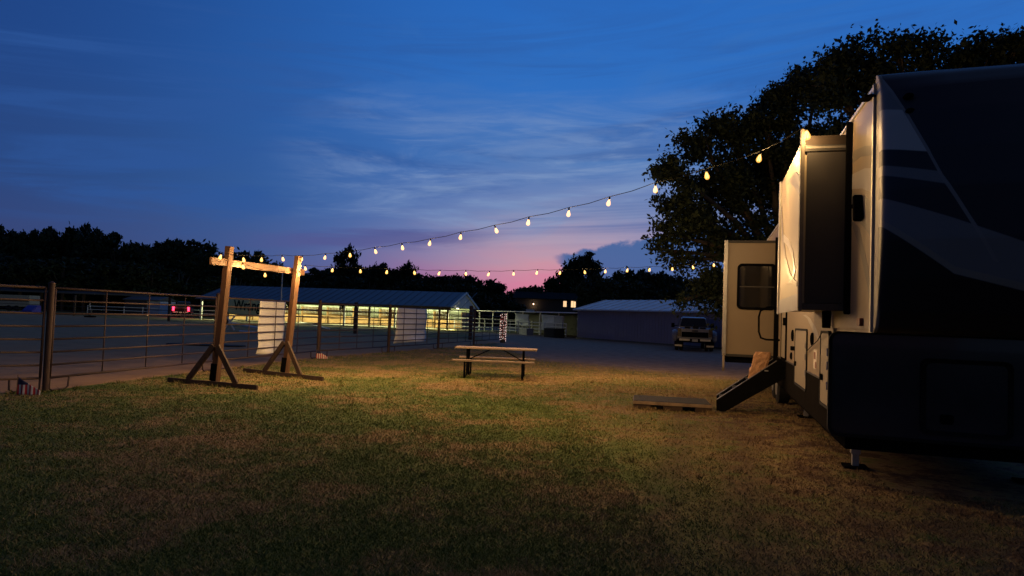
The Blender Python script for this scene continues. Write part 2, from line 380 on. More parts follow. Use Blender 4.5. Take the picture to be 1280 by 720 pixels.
# lower front wall
fp = MB(); fp.py(rrect(-.035, W+.035, .475, 1.565, .09), -.05, .0)
fp.build('front_panel', NAVY, rv, bevel=.012)
ft = MB(); ring_px(ft, rrect(-.055, W+.055, .455, 1.572, .10), rrect(-.02, W+.02, .49, 1.55, .08), -.062, -.012); swap_xy(ft)
ft.build('panel_trim', BLACKR, rv)
h = MB(); h.py(rrect(.85, 1.62, .57, 1.30, .06), -.072, -.045); ht = h.build('hatch', NAVY, rv, bevel=.006)
hf = MB(); ring_px(hf, rrect(.825, 1.645, .545, 1.325, .075), rrect(.87, 1.60, .59, 1.28, .05), -.082, -.048); swap_xy(hf); hf.build('hatch_frame', BLACKR, ht)
lt = MB(); lt.py(rrect(1.0, 1.12, .66, .76, .025), -.088, -.06); lt.py(rrect(1.03, 1.09, .685, .735, .015), -.094, -.086); lt.build('latch', BLACKM, ht, bevel=.003)
# nose cap
cm = bpy.data.materials.new('painted_nose_cap'); cm.use_nodes = True; n = NT(cm.node_tree); b = cm.node_tree.nodes['Principled BSDF']
P = n.n('ShaderNodeTexCoord').outputs['Object']; s3 = n.n('ShaderNodeSeparateXYZ'); n.put(s3.inputs[0], P)
cx = n.m('MINIMUM', s3.outputs[0], n.sub(W, s3.outputs[0])); cz = s3.outputs[2]
def below(z0, k, soft=.006): return n.sub(1.0, n.ss(n.sub(cz, n.add(z0, n.mul(cx, k))), -soft, soft))
LG, DG, MG, BK = (.42, .42, .43), (.018, .020, .034), (.17, .175, .20), (.006, .007, .012)
c = n.mix(below(3.36, -.25), MG, LG); c = n.mix(below(3.03, -.22), c, DG); c = n.mix(below(2.90, -.26), c, MG)
c = n.mix(below(2.82, -.28), c, DG); c = n.mix(below(2.64, -.42), c, MG)
diag = n.m('MINIMUM', n.sub(cz, n.add(3.69, n.mul(cx, -2.45))), n.sub(cz, n.add(3.44, n.mul(cx, -1.78))))
inw = n.mul(n.ss(diag, .0, .012), n.sub(1.0, below(2.43, .02)))
stripe = n.mul(n.mul(n.ss(diag, -.05, -.04), n.sub(1.0, n.ss(diag, .0, .012))), n.sub(1.0, below(2.2, -.1)))
c = n.mix(stripe, c, (.20, .20, .22)); c = n.mix(inw, c, DG)
skl = n.m('MAXIMUM', n.add(2.42, n.mul(cx, -.80)), n.add(2.17, n.mul(cx, -.27)))
bel = n.sub(1.0, n.ss(n.sub(cz, skl), -.006, .006)); lin = n.sub(1.0, n.ss(n.m('ABSOLUTE', n.sub(n.sub(cz, skl), .028)), .022, .028))
c = n.mix(bel, c, BK); c = n.mix(lin, c, (.22, .21, .20))
corner = n.mul(n.sub(1.0, n.ss(cx, .018, .026)), n.ss(s3.outputs[1], -2.06, -2.02)); c = n.mix(corner, c, (.20, .175, .14))
n.put(b.inputs['Base Color'], c); b.inputs['Roughness'].default_value = .45; b.inputs['Specular IOR Level'].default_value = .35
zs = [(1.575, .0), (1.58, .08), (1.62, .15), (1.75, .22), (2.0, .30), (2.3, .36), (2.7, .39), (3.0, .38), (3.3, .34), (3.5, .28), (3.62, .20), (3.67, .14), (3.695, .08), (3.712, .0)]
zz = [a for a, _ in zs]; dd = [a for _, a in zs]
ZR = sorted(set(zz + [1.58+i*(3.69-1.58)/44 for i in range(45)]))
NS = 180; rows = []
for z in ZR:
    D = float(np.interp(z, zz, dd)); row = []
    for i in range(NS+1):
        th = math.pi*i/NS; cth, sth = math.cos(th), math.sin(th)
        x = W/2-(W/2)*math.copysign(abs(cth)**(2/18), cth); row.append((x, -1.89-D*(.72*abs(sth)**(2/18)+.80*(1-(2*x/W-1)**2)), z))
    rows.append(row)
MB().grid(rows).build('nose_cap', cm, rv, smooth=True)
MB().box(.0, W, -1.885, -1.86, 1.578, 3.69).build('cap_back', BLACKR, rv)
for nm, y0, y1, x0, m_ in (('cap_trim', -1.905, -1.855, -.02, CHROME), ('cap_seal', -1.853, -1.832, -.012, BLACKR)):
    MB().box(x0, .004, y0, y1, 1.58, 3.64).build(nm, m_, rv, bevel=.004)
MB().px([(-1.93, 3.525), (-1.62, 3.575), (-1.60, 3.595), (-1.9, 3.555)], -.085, -.002).build('roof_fin', BLACKM, rv, bevel=.004)
for cx_, dz in ((.17, 0), (.18, .12)):
    mk = MB(); mk.py([(cx_+.035*math.cos(a*.524), 3.43-dz+.022*math.sin(a*.524)) for a in range(12)], -2.215, -2.08)
    mk.build('clearance_light', BLACKM, rv, bevel=.004)
# side graphics, 2 mm vinyl
def decal(name, pts, m_, x=-.002, par=rv): return MB().px(pts, x, x+.006).build(name, m_, par)
decal('swoosh_graphic', [(-1.82, 3.06), (-1.3, 3.17), (-.82, 3.20), (-.6, 3.20), (-.6, 3.34), (-1.0, 3.30), (-1.5, 3.22), (-1.82, 3.14)], GREYG)
decal('swoosh_graphic', [(-1.82, 2.74), (-1.4, 2.86), (-.95, 2.94), (-.6, 2.96), (-.6, 3.10), (-1.0, 3.08), (-1.5, 3.02), (-1.82, 2.95)], PALEG)
decal('swoosh_graphic', [(-1.82, 2.36), (-1.5, 2.50), (-1.0, 2.66), (-.6, 2.72), (-.6, 2.92), (-1.0, 2.89), (-1.5, 2.78), (-1.82, 2.66)], GREYG)
decal('swoosh_graphic', [(-1.3, 2.52), (-1.0, 2.62), (-.9, 2.63), (-1.3, 2.35), (-1.7, 1.95), (-1.82, 1.80), (-1.7, 2.12)], GREYG)
decal('curved_graphic', [(2.7, 1.78), (2.2, 1.72), (1.5, 1.52), (.9, 1.42), (1.3, 1.58), (1.9, 1.72), (2.4, 1.78)], PALEG)
# lights on the side
dl = MB(); dl.px([(-1.50, 2.58), (-1.40, 2.56), (-1.36, 2.80), (-1.42, 2.80)], -.075, .002); dl.bar((-.06, -1.3, 2.70), (-.01, -1.15, 2.80), .03, .02); dl.build('docking_light', BLACKM, rv, bevel=.008)
MB().px(rrect(-1.53, -1.39, 1.63, 1.70, .02), -.03, .002).build('marker_light', REDL, rv, bevel=.006)
# front bedroom slide
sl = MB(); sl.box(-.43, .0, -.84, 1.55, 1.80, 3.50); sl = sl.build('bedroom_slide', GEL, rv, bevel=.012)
MB().box(-.40, -.02, -.862, -.845, 1.84, 3.33).build('end_panel', DKGREY, sl, bevel=.003)
MB().box(-.425, -.0, -.885, -.84, 1.77, 1.835).build('lower_trim', DKTRIM, sl, bevel=.004)
MB().box(-.42, .0, -.875, -.842, 3.335, 3.40).build('upper_trim', DKTRIM, sl, bevel=.004)
MB().box(-.415, -.0, -.855, -.842, 3.40, 3.495).build('valance', mat('brown_trim', (.045, .034, .028), .6, spec=.2), sl)
MB().box(-.41, -.01, -.880, -.874, 3.362, 3.384).build('rivet_strip', mat('dull_strip', (.16, .15, .14), .5), sl)
MB().box(-.462, -.425, -.90, -.80, 1.76, 3.56).build('corner_flange', mat('slide_corner', (.13, .11, .09), .6, spec=.2), sl, bevel=.006)
MB().box(-.452, -.43, 1.50, 1.58, 1.76, 3.52).build('corner_flange', ALU, sl, bevel=.004)
MB().box(-.438, -.428, -.80, 1.50, 1.77, 1.94).build('slide_skirt', mat('grey_blue_band', (.17, .17, .19), .4), sl)
MB().box(-.055, -.0, -.93, -.875, 1.74, 3.60).build('wall_flange', BLACKM, rv, bevel=.006)
MB().px([(-.78, 3.10), (-.2, 3.28), (.6, 3.33), (.2, 3.22), (-.3, 3.08), (-.78, 2.88)], -.4375, -.428).build('slide_graphic', GREYG, sl)
pts = [(1.45, 3.12), (1.2, 2.7), (.8, 2.35), (.2, 2.12), (-.5, 2.02), (-.5, 2.06), (.15, 2.19), (.7, 2.45), (1.1, 2.82), (1.35, 3.16)]
MB().px(pts, -.4375, -.428).build('slide_graphic', GREYG, sl)
pts = [(1.0, 2.75), (.4, 2.62), (-.1, 2.42), (-.35, 2.2), (-.1, 2.08), (.5, 2.10), (0, 2.13), (-.22, 2.22), (0, 2.38), (.45, 2.54), (1.0, 2.66)]
MB().px(pts, -.4375, -.428).build('slide_graphic', PALEG, sl)
bk = MB(); bk.px([(.02, 1.79), (.17, 1.79), (.14, 1.60), (.06, 1.60)], -.10, -.02); bk.build('slide_support', BLACKM, rv, bevel=.005)
MB().tube([(-.09, .2, 1.55), (-.05, .8, 1.45), (-.035, 1.6, 1.34), (-.02, 2.1, 1.26)], .006, 6).build('power_cord', BLACKR, rv)
# compartment doors and fittings on the side
def access_door(y0, y1, z0, z1, thick):
    d = MB(); d.px(rrect(y0, y1, z0, z1, .05), -thick, .002); d = d.build('access_door', GEL, rv, bevel=.006)
    f = MB(); ring_px(f, rrect(y0-.03, y1+.03, z0-.03, z1+.03, .07), rrect(y0, y1, z0, z1, .05), -thick-.006, .002); f.build('door_frame', BLACKR, d)
    hd = MB(); hd.px(rrect(y1-.20, y1-.10, z0+.26, z0+.33, .015), -thick-.025, -thick); hd.build('handle', BLACKM, d, bevel=.004)
    [MB().tube([(-thick-.008, y0+.03, z), (-thick-.008, y0+.03, z+.09)], .010, 6).build('hinge', ALU, d) for z in (z0+.18, (z0+z1)/2, z1-.25)]
access_door(2.15, 3.52, .74, 1.55, .014); access_door(.12, .70, .74, 1.54, .03)
for y, z, ry, rz_ in ((1.62, 1.45, .10, .085), (3.95, 1.46, .11, .095), (4.1, 1.12, .07, .06)):
    v = MB(); v.px([(y+ry*math.cos(a*.3927), z+rz_*math.sin(a*.3927)) for a in range(16)], -.02, .002)
    v.px([(y+ry*.7*math.cos(a*.3927), z+rz_*.7*math.sin(a*.3927)) for a in range(16)], -.028, -.018); v.build('outlet_cover', BLACKM, rv, bevel=.003)
MB().px(rrect(3.70, 3.86, 1.22, 1.29, .02), -.05, .002).build('hose_fitting', BLACKM, rv, bevel=.004)
MB().px(rrect(1.22, 1.50, 1.08, 1.32, .01), -.0035, .002).build('warning_sticker', mat('sticker_white', (.68, .60, .50), .5), rv)
stq = MB(); stq.box(-.0055, .002, 1.24, 1.36, 1.09, 1.17); stq.box(-.0055, .002, 1.33, 1.46, 1.20, 1.29); stq.build('sticker_print', mat('sticker_print', (.24, .10, .06), .5), rv)
# door, handle, steps
d = MB(); d.px(rrect(4.98, 5.78, 1.03, 2.98, .06), -.02, .002); door = d.build('entry_door', GEL, rv, bevel=.005)
f = MB(); ring_px(f, rrect(4.94, 5.82, .99, 3.02, .08), rrect(4.98, 5.78, 1.03, 2.98, .06), -.028, .002); f.build('door_frame', BLACKM, door)
f = MB(); f.px(rrect(5.15, 5.6, 1.9, 2.75, .05), -.026, -.01); f.build('door_window', GLASSD, door)
MB().px(rrect(5.03, 5.12, 1.62, 1.76, .02), -.06, -.01).build('handle', BLACKM, door, bevel=.004)
gh = MB(); gh.tube([(.0, 6.50, 1.98), (-.22, 6.48, 1.98), (-.36, 6.45, 1.90), (-.39, 6.43, 1.78), (-.39, 6.36, 1.48), (-.35, 6.34, 1.36), (-.25, 6.32, 1.33), (.0, 6.32, 1.33)], .020, 8)
gh.build('grab_handle', BLACKM, rv, smooth=True)
MB().box(-.075, .0, 6.62, 6.70, .96, 3.2).build('awning_arm', BLACKM, rv, bevel=.006)
st = MB().box(-.10, .05, 4.95, 5.80, .86, .96).build('entry_steps', BLACKM, rv, bevel=.004)
for y in (4.97, 5.74):
    s_ = MB(); s_.py([(.06, .98), (-.16, .98), (-1.17, .22), (-1.17, .02), (-1.02, .02), (.06, .74)], y, y+.045)
    so = s_.build('stringer', BLACKM, st, bevel=.004)
    MB().bar((-.16, y+.022, .985), (-1.17, y+.022, .227), .05, .012).build('edge_strip', mat('worn_step_edge', (.20, .20, .21), .35, metal=.5), so)
for i in range(4):
    x = -.28-.235*i; z = .80-.18*i
    MB().box(x-.14, x+.10, 5.02, 5.735, z-.03, z).build('tread', BLACKR, st, bevel=.004)
MB().bar((-.30, 4.955, .80), (-.36, 4.955, .80), .03, .02).build('step_bolt', ALU, st)
# rear living-room slide
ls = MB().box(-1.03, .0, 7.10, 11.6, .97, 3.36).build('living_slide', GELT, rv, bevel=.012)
fr = MB(); fr.box(-1.065, -1.0, 7.07, 7.14, .93, 3.40); fr.box(-1.0, .0, 7.07, 7.135, 3.335, 3.39); fr.box(-1.0, .0, 7.07, 7.135, .93, .985); fr.build('slide_trim', DKTRIM, ls, bevel=.006)
MB().box(-1.075, -1.0, 7.05, 7.085, .95, 3.39).build('corner_flange', ALU, ls, bevel=.004)
MB().box(-1.0, -.03, 7.2, 11.5, .80, .93).build('slide_floor', BLACKM, ls)
wf = MB(); ring_px(wf, rrect(-.80, -.02, 1.93, 2.90, .10), rrect(-.75, -.06, 1.98, 2.85, .07), 7.06, 7.10); swap_xy(wf); wf = wf.build('window_frame', BLACKM, ls, bevel=.004)
MB().py(rrect(-.755, -.055, 1.975, 2.855, .07), 7.088, 7.097).build('window_pane', GLASSD, wf)
MB().box(-.75, -.06, 7.072, 7.087, 2.40, 2.425).build('window_bar', DKTRIM, wf)
MB().px([(7.04, .99), (7.30, .99), (7.30, .90), (7.16, .72), (7.05, .62), (7.0, .70)], -1.06, -1.02).build('seal_flap', mat('weather_flap', (.30, .25, .19), .7), ls, bevel=.003)
MB().box(-.06, -.0, 7.0, 7.06, .9, 3.45).build('wall_flange', BLACKM, rv, bevel=.005)
# jacks and wheels
for x, y in ((.36, .72), (.36, 5.15), (W-.36, .72)):
    j = MB(); j.box(x-.05, x+.05, y-.05, y+.05, .16, .5); j = j.build('landing_jack', ALU, rv, bevel=.006)
    MB().box(x-.035, x+.035, y-.035, y+.035, .02, .17).build('jack_ram', CHROME, j)
    MB().box(x-.13, x+.13, y-.13, y+.13, .0, .025).build('jack_foot', BLACKM, j, bevel=.004)
for y in (7.3, 8.25):
    for x0 in (.04, W-.28):
        t = MB(); t.tube([(x0+q, y, .38) for q in (0, .03, .21, .24)], [.33, .38, .38, .33], 28); w = t.build('wheel', BLACKR, rv)
        MB().tube([(x0-.01, y, .38), (x0+.25, y, .38)], .21, 20).build('rim', ALU, w)
        MB().tube([(x0-.02, y, .38), (x0, y, .38)], .07, 12).build('hub', CHROME, w)

# platform and bag at the steps
pf = empty('step_platform', (3.06, 12.9, 0), 'low wooden platform with black mat at foot of camper steps', 'platform', rz=-.172)
MB().box(-.68, .68, -.48, .48, .125, .155).build('mat', MATB, pf, bevel=.004)
MB().box(-.70, .70, -.50, .50, .10, .125).build('deck', WOODDARK, pf, bevel=.004)
for y in (-.46, 0, .46):
    for x0, x1 in ((-.69, -.38), (-.16, .18), (.40, .69)): MB().box(x0, x1, y-.04, y+.04, .0, .10).build('block', WOODDARK, pf, bevel=.004)
MB().box(-.70, .70, -.512, -.5, .095, .15).build('edge_strip', mat('pale_edge', (.24, .17, .11), .6, var=.3), pf)
bag = MB()
bp = gnd(943, 470, 0); base_p = rv.matrix_basis @ Vector((-.52, 5.30, .46))
rows = []
for i in range(9):
    q = i/8; row = []
    for k in range(21):
        a = 2*math.pi*k/20; sx_ = math.copysign(abs(math.cos(a))**.45, math.cos(a)); sy_ = math.copysign(abs(math.sin(a))**.45, math.sin(a))
        jx = .012*math.sin(k*2.3+i*1.7); wd = .15-.015*q+.012*math.sin(i*2.1)
        row.append((sx_*wd+jx+.15*q, sy_*(.10-.035*q)+jx*.6, .66*q))
    rows.append(row)
bag.grid(rows); bag.f.append([len(bag.v)-21+i for i in range(20)]); bag.f.append([i for i in range(20)][::-1])
o = bag.build('paper_bag', PAPER, loc=base_p, rz=-.3)
tag(o, 'crumpled brown paper sack standing on the camper steps', 'paper bag')

# ================================================================== FENCE
fence = empty('arena_fence', (FENCE[1][0], FENCE[1][1], 0), 'rusty pipe arena fence of eight-rail panels curving beside the lawn', 'fence')
F0 = Vector((FENCE[1][0], FENCE[1][1], 0))
def fl(p): return Vector((p[0], p[1], p[2] if len(p) > 2 else 0)) - F0
RZ = [.24+.224*i for i in range(8)]
for i in range(len(FENCE)-1):
    a, c2 = fl(FENCE[i]), fl(FENCE[i+1]); d = (c2-a); L = d.length; d.normalize()
    a2, b2 = a+d*.085, c2-d*.085
    mb = MB()
    for k, z in enumerate(RZ):
        if i in (0, 1, 2): pass
        mb.tube([a2+Vector((0, 0, z)), b2+Vector((0, 0, z))], .021 if k in (0, 7) else .017, 8)
    nv = 4
    for k in range(nv+1):
        p = a2+(b2-a2)*k/nv; mb.tube([p+Vector((0, 0, .24)), p+Vector((0, 0, 1.808))], .021 if k in (0, nv) else .012, 8)
    pan = mb.build('rail_panel', RUST, fence, smooth=True)
    for p, s in ((a2, 1), (b2, -1)):
        ft = MB(); ft.tube([p+Vector((0, 0, .24)), p+Vector((0, 0, .05)), p+d*s*.06+Vector((0, 0, .02)), p+d*s*.36+Vector((0, 0, .02)), p+d*s*.42+Vector((0, 0, .06)), p+d*s*.43+Vector((0, 0, .24))], .017, 8)
        ft.build('panel_foot', RUST, pan, smooth=True)
for i in range(len(FENCE)-1):
    p = fl(FENCE[i]); w_ = .05
    po = MB().tube([p, p+Vector((0, 0, 1.88))], w_, 14).build('post', RUST, fence)
    MB().lathe([(w_+.006, 1.87), (w_+.006, 1.89), (w_*.6, 1.915), (0, 1.925)], p, 14).build('post_cap', RUST, po)
# far rail fence of the arena
ff = empty('far_arena_fence', (FAR[2][0], FAR[2][1], 0), 'dark post-and-rail fence across the far side of the arena', 'fence')
G0 = Vector((FAR[2][0], FAR[2][1], 0))
rl = MB()
for i in range(len(FAR)-1):
    a, c2 = Vector((*FAR[i], 0))-G0, Vector((*FAR[i+1], 0))-G0
    for z in (.5, 1.0, 1.5): rl.tube([a+Vector((0, 0, z)), c2+Vector((0, 0, z))], .03, 6)
    k = 1
    for j in range(k+1):
        if j == k and i < len(FAR)-2: continue
        p = a+(c2-a)*j/k; MB().tube([p, p+Vector((0, 0, 2.2))], .13, 10).build('post', WOODDARK, ff)
rl.build('rail', RUST, ff)

# ================================================================== WOODEN LIGHT FRAME
wfm = empty('timber_arch', (-5.58, 15.0, 0), 'freestanding orange timber frame holding up the string lights', 'timber frame')
O = Vector((-5.58, 15.0, 0))
for top, bot, bl, br in ((Vector((-5.74, 13.77, 2.81)), Vector((-5.89, 13.77, .08)), gnd(215, 477), gnd(326, 487)), (Vector((-5.12, 16.24, 2.86)), Vector((-5.28, 16.24, .08)), gnd(309, 465), gnd(408, 476))):
    bl.z = br.z = .045; bd = (br-bl).normalized(); nrm = Vector((-bd.y, bd.x, 0))
    mid_ = (bl+br)/2; bot = Vector((mid_.x, mid_.y, .02)); 
    MB().bar(bot-O, top-O, .128, .128, up=tuple(bd)).build('post', WOOD, wfm, bevel=.006)
    MB().bar(bl-nrm*.10-O, br-nrm*.10-O, .05, .10).build('base_beam', WOODDARK, wfm, bevel=.005)
    ax_ = (top-bot).normalized()
    for s in (-1, 1):
        MB().bar(bot+bd*s*.62-nrm*.10+Vector((0, 0, .06))-O, bot+ax_*.78+bd*s*.05-nrm*.10-O, .05, .115, up=tuple(nrm.cross(Vector((bd*s*-.6+Vector((0, 0, .72)))).normalized()))).build('brace', WOODDARK, wfm, bevel=.005)
    MB().bar(bot-nrm*.08-O+Vector((0, 0, .08)), bot-nrm*.08-O+ax_*.42, .15, .02, up=tuple(nrm)).build('boot_plate', BLACKM, wfm)
pA, pB = Vector((-5.86, 13.2, 2.47)), Vector((-5.16, 16.85, 2.50))
MB().bar(pA-O, pB-O, .05, .145).build('cross_beam', WOOD, wfm, bevel=.006)

# ================================================================== STRING LIGHTS
def glow_glass():
    m = bpy.data.materials.new('lit_amber_glass'); m.use_nodes = True; m.node_tree.nodes.clear(); n = NT(m.node_tree)
    e = n.n('ShaderNodeEmission'); n.put(e.inputs[0], (1.0, .47, .09)); e.inputs[1].default_value = .75
    t = n.n('ShaderNodeBsdfTransparent'); x = n.n('ShaderNodeAddShader')
    m.node_tree.links.new(t.outputs[0], x.inputs[0]); m.node_tree.links.new(e.outputs[0], x.inputs[1])
    o = n.n('ShaderNodeOutputMaterial'); m.node_tree.links.new(x.outputs[0], o.inputs[0]); return m
GLOW = glow_glass(); FIL = emit('hot_filament', (1.0, .60, .17), 4.2); SOCK = mat('black_socket', (.004, .004, .004), .8, spec=.05)
bulb_l = bpy.data.lights.new('bulb_light', 'POINT'); bulb_l.energy = BULB_W; bulb_l.color = (1.0, .59, .22); bulb_l.shadow_soft_size = .012
proto_b = None
dim_l = bulb_l.copy(); dim_l.energy = BULB_W*.45; weak_l = bulb_l.copy(); weak_l.energy = BULB_W*.2
def make_bulb(parent):
    g = MB().lathe([(.012, -.055), (.018, -.065), (.030, -.095), (.041, -.125), (.044, -.145), (.040, -.165), (.028, -.182), (.012, -.190), (0, -.192)], n=14).build('bulb', GLOW, parent, smooth=True)
    MB().lathe([(.010, 0), (.017, -.004), (.018, -.055), (.013, -.060)], n=10).build('socket', SOCK, g)
    f = MB()
    for k in range(4):
        a = R(90*k+45); x, y = .020*math.cos(a), .020*math.sin(a); f.tube([(x*.5, y*.5, -.075), (x, y, -.110), (x, y, -.165)], .0045, 6)
    f.build('filament', FIL, g)
    lo = bpy.data.objects.new('bulb_light', bulb_l); col.objects.link(lo); lo.parent = g; lo.location = (0, 0, -.14)
    return g
def light_string(pts, tail, label, n_dim=3, last_weak=False):
    global proto_b
    root = empty('light_string', pts[0], label, 'string lights'); o = Vector(pts[0])
    path = []
    allp = [Vector(p) for p in pts]
    for i, p in enumerate(allp):
        path.append(p-o)
        if i < len(allp)-1: path.append((p+allp[i+1])/2-o-Vector((0, 0, .018)))
    path = [Vector(p)-o for p in tail[0]] + path + [Vector(p)-o for p in tail[1]]
    MB().tube(path, .005, 6).build('cord', mat('black_cord', (.003, .003, .003), .9, spec=.02), root)
    for i_, p in enumerate(allp):
        if proto_b is None: proto_b = make_bulb(root); q = proto_b
        else: q = copy_tree(proto_b, root)
        q.location = p-o-Vector((0, 0, .004)); q.scale = (.74, .74, .74); q.rotation_euler = (random.uniform(-.3, .3), random.uniform(-.35, .35), random.uniform(0, 6))
        for ch in q.children:                                     # weaker bulbs: along the timber beam, and the last one
            if ch.type == 'LIGHT': ch.data = dim_l if i_ < n_dim else weak_l if last_weak and i_ == len(allp)-1 else bulb_l
    return root
def plane_pts(pix, A, B, dz=.13):
    """bulb pixels dropped on to the vertical plane through A and B; the socket sits dz above the glow"""
    out = []
    nx, ny = (B[1]-A[1]), -(B[0]-A[0])
    for px, py in pix:
        d = at(px, py, 1.0)-Vector((0, 0, EYE)); t = (A[0]*nx+A[1]*ny)/(d.x*nx+d.y*ny)
        out.append(Vector((0, 0, EYE+dz))+d*t)
    return out
up1 = plane_pts([(277, 324), (303, 327), (327, 327), (352, 326)], (-5.45, 13.1), (-4.78, 16.3))
up2 = plane_pts([(378, 326), (407, 324), (437, 321), (468, 317), (502, 312), (538, 307), (576, 299), (618, 291), (661, 281), (711, 270), (762, 257), (819, 240), (882, 223), (951, 202)], (-4.95, 16.2), (2.96, 8.1))
last = at(1007, 174, 6.57)+Vector((0, 0, .13))
light_string(up1+up2+[last], ([(-5.80, 13.3, 2.53)], [rv.matrix_basis @ Vector((-.43, -.82, 3.52))]), 'upper string of warm bulbs rising from timber frame to the camper nose', 6, True)
lo1 = plane_pts([(331, 346)], (-5.6, 13.9), (-4.98, 16.1))
lo2 = plane_pts([(381, 338), (416, 340), (450, 341), (484, 342), (517, 343), (550, 344), (582, 344), (612, 345), (642, 344), (672, 343), (701, 343), (730, 342), (757, 341), (785, 340), (812, 339), (840, 338), (865, 336), (892, 333)], (-4.98, 16.2), (5.75, 19.2))
lo0 = plane_pts([(303, 336), ], (-5.68, 13.75), (-4.98, 16.1)); lo0b = plane_pts([(373.5, 345)], (-5.6, 13.9), (-4.98, 16.1))
light_string(lo0+lo1+lo0b+lo2, ([(-5.74, 13.9, 2.56)], [(5.99, 19.2, 3.36)]), 'lower string of warm bulbs running level from timber frame past the lot')

# ================================================================== PICNIC TABLE
pl, pr_ = at(570, 433, 17.45), at(672, 437, 17.62)
tb = empty('picnic_table', (-.33, 18.0, 0), 'plank picnic table with black tube legs on the lawn', 'picnic table', rz=-.05)
def planks(y0, y1, z, x0, x1, k):
    m = MB(); w = (y1-y0)/k
    for i in range(k): m.box(x0, x1, y0+i*w+.004, y0+(i+1)*w-.004, z-.04, z)
    return m
planks(-.37, .37, .77, -1.07, 1.05, 5).build('tabletop', TABLEWOOD, tb, bevel=.005)
for s in (-1, 1):
    y = s*.70; planks(min(y-.13, y+.13), max(y-.13, y+.13), .47, -1.07, 1.0, 2).build('bench_seat', TABLEWOOD, tb, bevel=.005)
for x in (-.76, .70):
    for s in (-1, 1):
        lg = MB(); lg.tube([(x, s*.22, .73), (x, s*.22, .08), (x, s*.25, .03), (x, s*.30, .02), (x, s*.66, .02), (x, s*.71, .03), (x, s*.74, .08), (x, s*.74, .43)], .026, 10); lg.build('leg', BLACKM, tb, smooth=True)
    MB().tube([(x, -.80, .425), (x, .80, .425)], .016, 8).build('cross_bar', BLACKM, tb); MB().tube([(x, -.34, .722), (x, .34, .722)], .016, 8).build('cross_bar', BLACKM, tb)
    dg = MB(); dg.tube([(x, 0, .43), (x*.22, 0, .72)], .014, 8); dg.build('brace', BLACKM, tb)

# ================================================================== SHEETS, FLAGS, BANNER
def cloth(name, P00, P10, P01, P11, label, cat, m_, nx=12, nz=18, wav=.03, foot=.10, seed=0):
    rr = random.Random(seed); ph = [rr.uniform(0, 6) for _ in range(6)]
    nrm = (P10-P00).cross(P01-P00).normalized(); rows = []; o = P00.copy()
    for j in range(nz+1):
        v = j/nz; row = []
        for i in range(nx+1):
            u = i/nx; p = (P00*(1-u)+P10*u)*(1-v)+(P01*(1-u)+P11*u)*v
            w_ = wav*(.25+v)*math.sin(u*5+ph[0]+v*2)+wav*.5*math.sin(v*9+ph[1]+u*3)
            if v > .86: w_ += foot*(v-.86)/.14*math.sin(u*6+ph[2])
            row.append(p-o+nrm*w_+Vector((0, 0, .02*math.sin(u*7+ph[3])*(v > .9))))
        rows.append(row)
    return tag(MB().grid(rows).build(name, m_, loc=o, smooth=True, solid=.004), label, cat)
def on_fence(i, t, z, back=.09):
    a, c2 = Vector((*FENCE[i], 0)), Vector((*FENCE[i+1], 0)); d = (c2-a).normalized(); p = a+(c2-a)*t
    return p+Vector((-d.y, d.x, 0))*back+Vector((0, 0, z))
def fence_t(i, px, py):           # where the pixel's sight line crosses panel i
    a, c2 = Vector(FENCE[i]), Vector(FENCE[i+1]); d = at(px, py, 1.0); m_ = d.x
    return (m_*a.y-a.x)/((c2.x-a.x)-m_*(c2.y-a.y))
t0, t1 = fence_t(2, 329, 376), fence_t(2, 361, 376)
cloth('vinyl_sheet', on_fence(2, t0, 1.80), on_fence(2, t1, 1.80), on_fence(2, t0, .30), on_fence(2, t1, .30), 'blank white sheet on the fence between the timber posts', 'sheet', SHEET, seed=3)
t0, t1 = fence_t(4, 500, 384), fence_t(4, 536, 384)
cloth('vinyl_sheet', on_fence(4, t0, 1.80), on_fence(4, t1, 1.80), on_fence(4, t0-.03, .35), on_fence(4, t1+.03, .38), 'grey-white sheet on the fence in front of the barn, left of the table', 'sheet', SHEET, seed=8, wav=.04)
# small flags at the fence posts
FLAGM = bpy.data.materials.new('striped_flag'); FLAGM.use_nodes = True; n = NT(FLAGM.node_tree); b = FLAGM.node_tree.nodes['Principled BSDF']
P = n.n('ShaderNodeTexCoord').outputs['Object']; s3 = n.n('ShaderNodeSeparateXYZ'); n.put(s3.inputs[0], P)
u_ = n.m('FRACT', n.mul(s3.outputs[0], 13.0)); stp = n.ss(u_, .46, .54)
n.put(b.inputs['Base Color'], n.mix(n.mul(n.ss(s3.outputs[2], .225, .23), n.sub(1.0, n.ss(s3.outputs[0], .20, .205))), n.mix(stp, (.42, .02, .03), (.62, .58, .54)), (.012, .015, .06))); b.inputs['Roughness'].default_value = .8
def flag(p, rz, label):
    r = empty('small_flag', p, label, 'flag', rz=rz, group='small flags at the fence posts')
    MB().tube([(0, 0, 0), (.012, 0, .44)], .008, 6).build('stick', mat('flag_stick', (.16, .10, .05), .7), r)
    rows = []
    for j in range(9):
        q = j/8; row = []
        for i in range(19):
            u = i/18; top = .40-.30*u**.9; x = .01+.44*u
            row.append((x, .022*math.sin(u*18)*(.3+q), top*(1-q)+.015*q+.0))
        rows.append(row)
    MB().grid(rows).build('cloth', FLAGM, r, smooth=True, solid=.003); r.scale = (.78, .78, .78)
flag((-8.12, 11.35, 0), .25, 'small striped flag slumped at the nearest corner fence post')
flag((-6.25, 22.15, 0), .3, 'small striped flag slumped at the fence post behind the timber frame')
